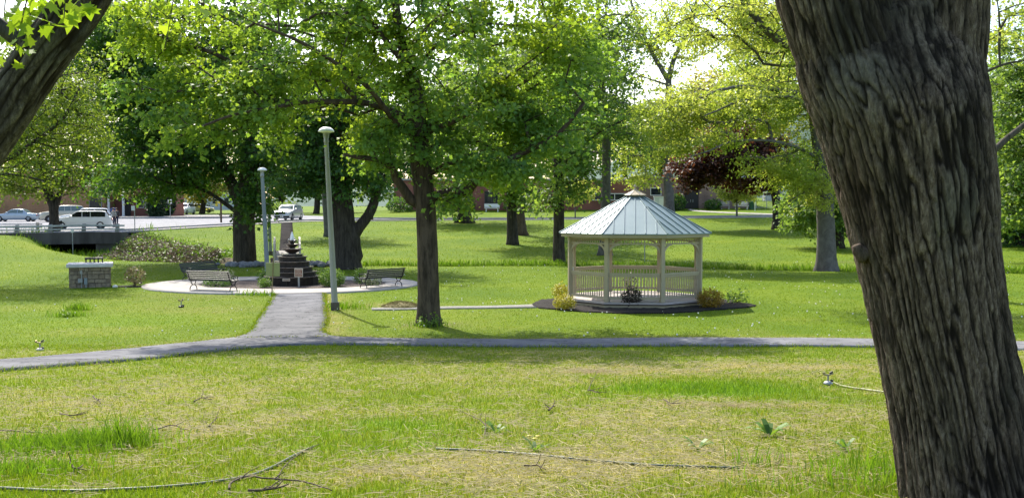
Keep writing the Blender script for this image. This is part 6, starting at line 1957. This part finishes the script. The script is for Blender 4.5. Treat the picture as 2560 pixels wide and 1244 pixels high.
def left_shops():
    y = 138.0
    X = lambda px: (px - 1280) / FPX * y
    z = zg(X(150), y)
    root = thing("brick_building", (X(60), y, z), "orange brown brick building behind the parked cars", "building")
    w = X(262) - X(-120)
    MB().box((X(71) - X(60), 6, 3.0), (w, 12, 6.4)).build("wall", M['brick_orange'], root)
    MB().box((X(71) - X(60), 6, 6.35), (w + .5, 12.5, .3)).build("roof_edge", M['concrete_mid'], root)
    for px in (-20, 240):
        f = MB(); x = X(px) - X(60); f.box((x, -.03, 1.9), (1.7, .12, 1.9)); q = f.build("window", M['concrete_mid'], root); MB().box((x, -.11, 1.9), (1.5, .06, 1.7)).build("pane", M['window_glass'], q)
    root = thing("brick_house", (X(325), y + 3, z), "red brick house with white porch columns", "house")
    MB().box((0, 5, 2.4), (X(385) - X(262), 9, 5)).build("wall", M['brick_red'], root)
    b = MB(); h = (X(385) - X(262)) / 2 + .4
    b.prism([(-h, -2.9, 4.6), (h, -2.9, 4.6), (h, 9.8, 4.6), (-h, 9.8, 4.6)], (0, 0, .22)); b.prism([(-h, -2.8, 4.83), (-h, 9.7, 4.83), (-h, 3.4, 7.2)], (2 * h, 0, 0)); b.build("roof", M['shingle'], root)
    MB().box((0, -1.3, .08), (2 * h - .8, 2.6, .16)).build("porch_floor", M['concrete'], root)
    for px in (268, 305, 377):
        b = MB(); b.lathe([(.22, .16), (.22, .3), (.17, .34), (.15, 4.3), (.2, 4.36), (.2, 4.6)], 14, (X(px) - X(325), -2.4, 0)); b.build("porch_column", M['white_paint'], root)
    for px in (328, 350):
        x = X(px) - X(325); f = MB(); f.box((x, .44, 2.1), (1.0, .16, 1.6)); q = f.build("window", M['white_paint'], root); MB().box((x, .33, 2.1), (.82, .06, 1.42)).build("pane", M['window_glass'], q)
    x = X(294) - X(325); q = MB().box((x, .44, 1.35), (1.05, .14, 2.3)).build("door", M['door_dark'], root)
    g = Vector((X(316), 133.5, zg(X(316), 133.5) + .15))
    r = thing("mailbox", g, "dark blue street mailbox with rounded top before the brick house", "mailbox")
    b = MB(); prof = [(-.3, .18), (.3, .18), (.3, .95)] + [(.3 * math.cos(a), .95 + .3 * math.sin(a)) for a in np.linspace(.2, math.pi - .2, 9)] + [(-.3, .95)]
    b.prism([(x_, -.28, zz) for x_, zz in prof], (0, .56, 0)); b.build("box", M['blue_paint'], r)
    for sx in (-.24, .24):
        MB().box((sx, 0, .09), (.06, .5, .18)).build("leg", M['blue_paint'], r)
    MB().bbox((0, -.29, .62), (.26, .012, .2), .004).build("label_plate", M['white_paint'], r)
    for px, D, w2, h2, lab in ((458, 235, 9, 6.5, "small white sided house far down the street"), (545, 225, 10, 6, "pale house beyond the tan budding tree")):
        x = (px - 1280) / FPX * D
        r = thing("distant_house", (x, D, zg(x, D)), lab, "house")
        MB().box((0, 0, h2 * .3), (w2, 8, h2 * .6 + .3)).build("wall", M['siding'], r)
        b = MB(); b.prism([(-w2 / 2 - .4, -4.4, h2 * .615), (w2 / 2 + .4, -4.4, h2 * .615), (0, -4.4, h2)], (0, 8.8, 0)); b.build("roof", M['shingle'], r)
        for sx in (-.28, .05, .3):
            f = MB().box((sx * w2, -4.02, h2 * .33), (1.1, .1, 1.5)).build("window", M['white_paint'], r); MB().box((sx * w2, -4.09, h2 * .33), (.9, .05, 1.3)).build("pane", M['window_glass'], f)
left_shops()

# ------------------------------------------------------------------ furniture before the long building
def far_furniture():
    g = GD(1117, 119)
    r = thing("notice_board", g, "slate blue notice board on two posts across the road", "notice board")
    b = MB(); b.bbox((0, 0, 1.45), (1.15, .08, 1.35), .03); b.build("board", M['sign_blue'], r)
    b = MB(); b.lathe([(.0, 0), (.30, 0), (.30, .012)], 20); b.v = [(p[0] - .1, -.05 - p[2], 1.7 + p[1]) for p in b.v]; b.build("emblem", M['sign_cream'] if False else M['pole_blue'], r)
    MB().box((.0, -.047, 2.02), (.12, .01, .16)).build("crest", M['white_paint'], r)
    MB().box((.05, -.047, 1.12), (.75, .01, .10)).build("white_band", M['white_paint'], r)
    MB().box((.05, -.047, .93), (.75, .01, .05)).build("white_band", M['white_paint'], r)
    for sx in (-.64, .64):
        MB().bbox((sx, 0, .95), (.11, .11, 2.5), .02).build("post", M['door_dark'], r)
    def slab_bench(px, D, lab, mat_, w):
        g = GD(px, D); r = thing("concrete_bench", g, lab, "bench")
        MB().bbox((0, 0, .45), (w, .5, .10), .02).build("seat", mat_, r)
        MB().bbox((0, .26, .78), (w, .08, .42), .02).build("backrest", mat_, r)
        for s in (-1, 1): MB().bbox((s * w * .38, 0, .2), (.14, .4, .42), .02).build("leg", mat_, r)
    slab_bench(1230, 128.5, "white bench against the dark brick wall across the road", M['white_paint'], 1.9)
    slab_bench(1812, 129, "low pale bench by the brick wall left of the vase shaped tree", M['concrete'], 1.2)
    slab_bench(1853, 128.5, "pale bench by the brick wall behind the vase shaped tree", M['sign_cream'], 1.8)
    g = GD(1878, 128.5); r = thing("litter_bin", g, "dark green litter bin at the brick building's end", "litter bin")
    MB().lathe([(.30, 0), (.33, .85), (.35, .87), (.35, .93), (.0, .93)], 16).build("bin_body", M['green_plastic'], r, True)
    MB().lathe([(.36, .92), (.30, 1.02), (.12, 1.08), (.0, 1.09)], 16).build("lid", M['green_plastic'], r, True)
    g = GD(1655, 128.3); r = thing("utility_cabinet", g, "white utility cabinet against the brick wall behind the gazebo roof", "cabinet")
    MB().bbox((0, 0, .8), (2.0, .9, 1.7), .03).build("cabinet_body", M['siding'], r); MB().bbox((0, 0, 1.7), (2.15, 1.05, .08), .02).build("lid", M['white_paint'], r); MB().bbox((.02, -.46, .8), (.9, .02, 1.4), .008).build("door", M['white_paint'], r)
    pole("flag_pole", "slim white pole at the corner of the brick building", "pole", GD(1887, 126), 3.4, .05, M['white_paint'])
    r = thing("chain_link_fence", GD(1918, 131), "grey chain link fence beyond the brick building's end", "fence")
    for k in range(5):
        MB().tube([(-1.4 + k * 1.3, 0, -.2), (-1.4 + k * 1.3, 0, 1.75)], .04, 6).build("post", M['galv'], r)
    b = MB(); 
    for z in (1.7, .08): b.tube([(-1.4, 0, z), (3.8, 0, z)], .025, 6)
    for k in range(34):
        x = -1.4 + k * .15
        b.bar((x, 0, .08), (min(3.8, x + 1.6), 0, 1.7) if x + 1.6 < 3.8 else (3.8, 0, .08 + (3.8 - x)), .009, .009)
        b.bar((x, .01, 1.7), (min(3.8, x + 1.6), .01, .08) if x + 1.6 < 3.8 else (3.8, .01, 1.7 - (3.8 - x)), .009, .009)
    b.build("wire_mesh", M['galv'], r)
    x = GD(1930, 150)
    r = thing("storage_shed", x, "small pale blue shed behind the chain link fence", "shed")
    MB().box((0, 0, 1.1), (2.4, 2, 2.3)).build("wall", M['siding'], r); b = MB(); b.prism([(-1.4, -1.2, 2.25), (1.4, -1.2, 2.25), (0, -1.2, 3.0)], (0, 2.4, 0)); b.build("roof", M['shingle'], r); MB().box((.2, -1.03, 1.0), (.9, .06, 1.9)).build("door", M['car_blue'], r)
far_furniture()
shrub("shrub", "dark bush left of the brick building's double door", GD(1695, 128.5), .85, 1.05, 900, .22, M['leaf_dark'], 61, lumpy=.35)
shrub("shrub", "dark spreading bush right of the brick building's double door", GD(1782, 129), 1.0, .65, 700, .22, M['leaf_dark'], 62, lumpy=.4)
shrub("shrub", "dark hedge bush at the red brick wing's near end", GD(1000, 128), 1.6, .9, 900, .25, M['leaf_dark'], 63, lumpy=.3)
shrub("shrub", "dark bush under the windows of the red brick wing", GD(1160, 129), 1.3, .7, 700, .25, M['leaf_dark'], 64, lumpy=.3)
shrub("shrub", "rounded green bush behind the white bench across the road", GD(1290, 129.3), 1.5, .75, 800, .25, M['leaf_mid'], 65, lumpy=.3)
shrub("shrub", "clipped green hedge above the silver oncoming car", GD(712, 140), 2.2, .9, 1400, .25, M['leaf_mid'], 66, lumpy=.15)
shrub("conifer_shrub", "dark cone shaped evergreen beside the porch columns", GD(392, 134), 1.1, 1.9, 2600, .28, M['leaf_conifer'], 67, cat="evergreen", z0=.5)
shrub("conifer_shrub", "blue grey evergreen looming behind the cone shaped one", GD(408, 141), 1.7, 3.0, 3000, .32, M['leaf_conifer'], 68, cat="evergreen")

# ------------------------------------------------------------------ hoses, sprinklers, twigs, weeds in the near lawn
def hose(pts, r, mat_, label, lift=.02):
    q = resample([G(*p) for p in pts], .06)
    q[:, 2] = z_ground(q[:, 0], q[:, 1]) + lift - .014 + .006 * fbm2(q[:, 0], q[:, 1], .4, 3., 2)
    v, f = tube_np(q, np.full(len(q), r), 8)
    tag(mesh_np("garden_hose", v, f, mat_, None, True), label, "hose")
hose([(-120, 1222), (0, 1225), (144, 1234), (306, 1231), (437, 1222.5), (538, 1211.6), (625, 1194), (682, 1172), (743, 1141), (783, 1122)], .011, M['hose'], "grey green garden hose curving through the grass at the lower corner", .03)
hose([(1090, 1126), (1240, 1133), (1425, 1150), (1560, 1162), (1650, 1168), (1850, 1174)], .010, M['hose'], "grey hose lying straight across the middle of the near lawn", .028)
hose([(2082, 957), (2100, 965), (2130, 972), (2180, 978), (2240, 988), (2330, 1010)], .012, M['hose_tan'], "tan green hose running from the sprinkler behind the huge trunk", .03)
def sprinkler(px, py, label, sc, rz, bm):
    g = G(px, py)
    r = thing("lawn_sprinkler", g, label, "sprinkler", rz)
    MB().lathe([(.0, .012), (.085 * sc, .012), (.09 * sc, .03), (.05 * sc, .055), (.0, .055)], 16).build("base_plate", bm, r, True)
    MB().tube([(0, 0, .04), (0, 0, .17 * sc)], .017 * sc, 8).build("riser", M['grey_metal'], r)
    b = MB(); b.tube([(-.09 * sc, 0, .205 * sc), (0, 0, .185 * sc), (.10 * sc, 0, .215 * sc)], .016 * sc, 8); b.bbox((-.085 * sc, 0, .22 * sc), (.05 * sc, .02, .05 * sc), .005); b.build("spray_head", M['brass'], r)
    MB().bar((.02, .0, .215 * sc), (.09 * sc, .0, .25 * sc), .012, .02).build("spring_arm", M['iron'], r)
    MB().tube([(.03, -.01, .07), (.09 * sc, -.02, .055)], .018 * sc, 8).build("hose_fitting", M['iron'], r)
sprinkler(2070, 962, "metal impact sprinkler with a hose attached near the huge trunk", .72, .2, M['galv'])
sprinkler(100, 876, "pale sprinkler lying by the asphalt path's left bend", .9, .5, M['sign_cream'])
sprinkler(453, 768, "small dark sprinkler standing in the lawn before the plaza", 1.1, 1.0, M['iron'])
def twig(pts, r, label, seed):
    rng = np.random.default_rng(seed)
    q = resample([G(*p) for p in pts], .04)
    q[:, 2] = z_ground(q[:, 0], q[:, 1]) + .02 + .05 * np.abs(fbm2(q[:, 0], q[:, 1], .25, seed, 2)) + .015
    b = MB(); b.tube([Vector(p) for p in q], np.linspace(r, r * .45, len(q)), 6)
    for k in range(3):
        i = int(len(q) * (.3 + .2 * k)); i = min(i, len(q) - 2)
        d = q[min(i + 1, len(q) - 1)] - q[i]; d = d / (np.linalg.norm(d) + 1e-6)
        e = q[i] + d * .10 + rng.normal(0, .05, 3) + np.array([0, 0, .03])
        b.tube([Vector(q[i]), Vector((q[i] + e) / 2 + rng.normal(0, .008, 3)), Vector(e)], [r * .5, r * .4, r * .25], 5)
    o = b.build("fallen_twig", M['twig'], None, True)
    tag(o, label, "twig", "fallen twigs in the near lawn")
twig([(573, 1236), (578, 1220), (615, 1208), (700, 1216), (760, 1217), (830, 1242)], .008, "long crooked twig beyond the end of the curving hose", 1)
twig([(620, 1243), (670, 1240), (722, 1230)], .010, "thick dark stick just below the long crooked twig", 2)
twig([(690, 1215), (715, 1175), (760, 1140), (800, 1120)], .005, "thin twig crossing the curving hose's far end", 3)
twig([(175, 1170), (190, 1186), (208, 1176)], .008, "short forked twig beside the tall grass tuft", 4)
twig([(0, 1087), (50, 1090), (104, 1091)], .006, "straight twig above the tall grass tuft at the picture's edge", 5)
twig([(150, 1043), (185, 1047), (218, 1042)], .008, "short twig in straw above the tall grass tuft", 6)
twig([(233, 1000), (243, 1008), (252, 1017)], .010, "small stubby twig nearest the path's left bend", 7)
twig([(485, 1012), (505, 1002), (530, 1006)], .008, "knotted twig in the middle of the straw patch", 8)
twig([(522, 1076), (535, 1062), (546, 1052)], .006, "thin twig at the straw patch's lower edge", 9)
twig([(385, 1084), (430, 1075), (470, 1086)], .006, "wispy pale twig right of the tall grass tuft", 10)
twig([(1212, 1096), (1212, 1070), (1180, 1050), (1150, 1035)], .006, "curved twig in the green patch at the lawn's middle", 11)
twig([(1470, 986), (1478, 965), (1492, 940)], .006, "upright thin twig left of the bright grass strip", 12)
twig([(1470, 985), (1500, 990)], .008, "short stick at the foot of the upright twig", 13)
twig([(1660, 1006), (1680, 1017), (1705, 1015)], .007, "bent twig below the bright grass strip", 14)
twig([(1372, 1034), (1382, 1026), (1388, 1024)], .012, "dark curled bark chip in the near lawn's middle", 15)
twig([(1310, 1180), (1340, 1178), (1365, 1186)], .006, "twig beneath the straight grey hose", 16)
def weed(px, py, n, L, w, label, seed, flower=None):
    g = G(px, py); rng = np.random.default_rng(seed)
    r = thing("broadleaf_weed", g, label, "weed")
    b = MB()
    for k in range(n):
        a = rng.random() * 6.28; l = L * (.6 + .6 * rng.random()); up = .4 + .5 * rng.random()
        d = Vector((math.cos(a), math.sin(a), 0)); s = Vector((-d.y, d.x, 0))
        p = [Vector((0, 0, 0)), d * l * .4 + Vector((0, 0, l * up * .6)), d * l * .75 + Vector((0, 0, l * up * .85)), d * l + Vector((0, 0, l * up * .7))]
        b.add([p[0] - s * w * .15, p[0] + s * w * .15, p[1] + s * w * .5, p[1] - s * w * .5, p[2] + s * w * .45, p[2] - s * w * .45, p[3]], [(0, 1, 2, 3), (3, 2, 4, 5), (5, 4, 6)])
    b.build("leaves", M['leaf_box'] if flower is None else M['leaf_mid'], r)
    if flower:
        m = MB()
        for k in range(flower):
            m.lathe([(0, .0), (.012, .004), (.022, .012), (.012, .016), (0, .016)], 10, (rng.normal(0, .04), rng.normal(0, .03), .10 + .03 * rng.random()))
        m.build("flower", M['leaf_gold'], r)
weed(1924, 1092, 11, .20, .05, "leafy dock weed standing in straw near the huge trunk", 1)
weed(2114, 1126, 7, .14, .03, "small spiky weed closest to the huge trunk", 2)
weed(1745, 1126, 9, .16, .035, "flat spreading weed below the dock weed", 3)
weed(1240, 1085, 9, .12, .03, "low weed in the green patch beside the curved twig", 4)
weed(1340, 1128, 8, .13, .03, "yellow dandelion flowering above the straight hose", 5, 3)
weed(165, 792, 10, .3, .03, "dark grassy clump in the lawn left of the small sprinkler", 6)
def straw_heap():
    c = G(1003, 768)
    v, f = grid_between(ell(c, .62, .5, 40), ell(c, .02, .02, 40), 10, .02, .05)
    d = np.hypot((v[:, 0] - c.x) / .62, (v[:, 1] - c.y) / .5)
    v[:, 2] += .16 * np.clip(1 - d * d, 0, 1) + .03 * fbm2(v[:, 0], v[:, 1], .12, 1., 3)
    rng = np.random.default_rng(2); n = 900
    a = rng.random(n) * 6.28; rr = np.sqrt(rng.random(n)) * 1.02
    x, y = c.x + .62 * rr * np.cos(a), c.y + .5 * rr * np.sin(a); z = z_ground(x, y) + .03 + .16 * np.clip(1 - rr * rr, 0, 1)
    an = rng.random(n) * 6.28; L = .06 + .1 * rng.random(n); w = .006
    dx, dy, dz = np.cos(an) * L / 2, np.sin(an) * L / 2, rng.normal(0, .02, n)
    V = np.stack([np.stack([x - dx, y - dy, z - dz], 1), np.stack([x + dx, y + dy, z + dz], 1), np.stack([x + dx, y + dy, z + dz + w * 1.5], 1), np.stack([x - dx, y - dy, z - dz + w * 1.5], 1)], 1).reshape(-1, 3)
    o = mesh_np("straw_heap", np.concatenate([v, V]), np.concatenate([f, np.arange(4 * n).reshape(n, 4) + len(v)]), M['straw'])
    tag(o, "low heap of tan straw beside the gravel path by the middle maple", "straw heap")
straw_heap()
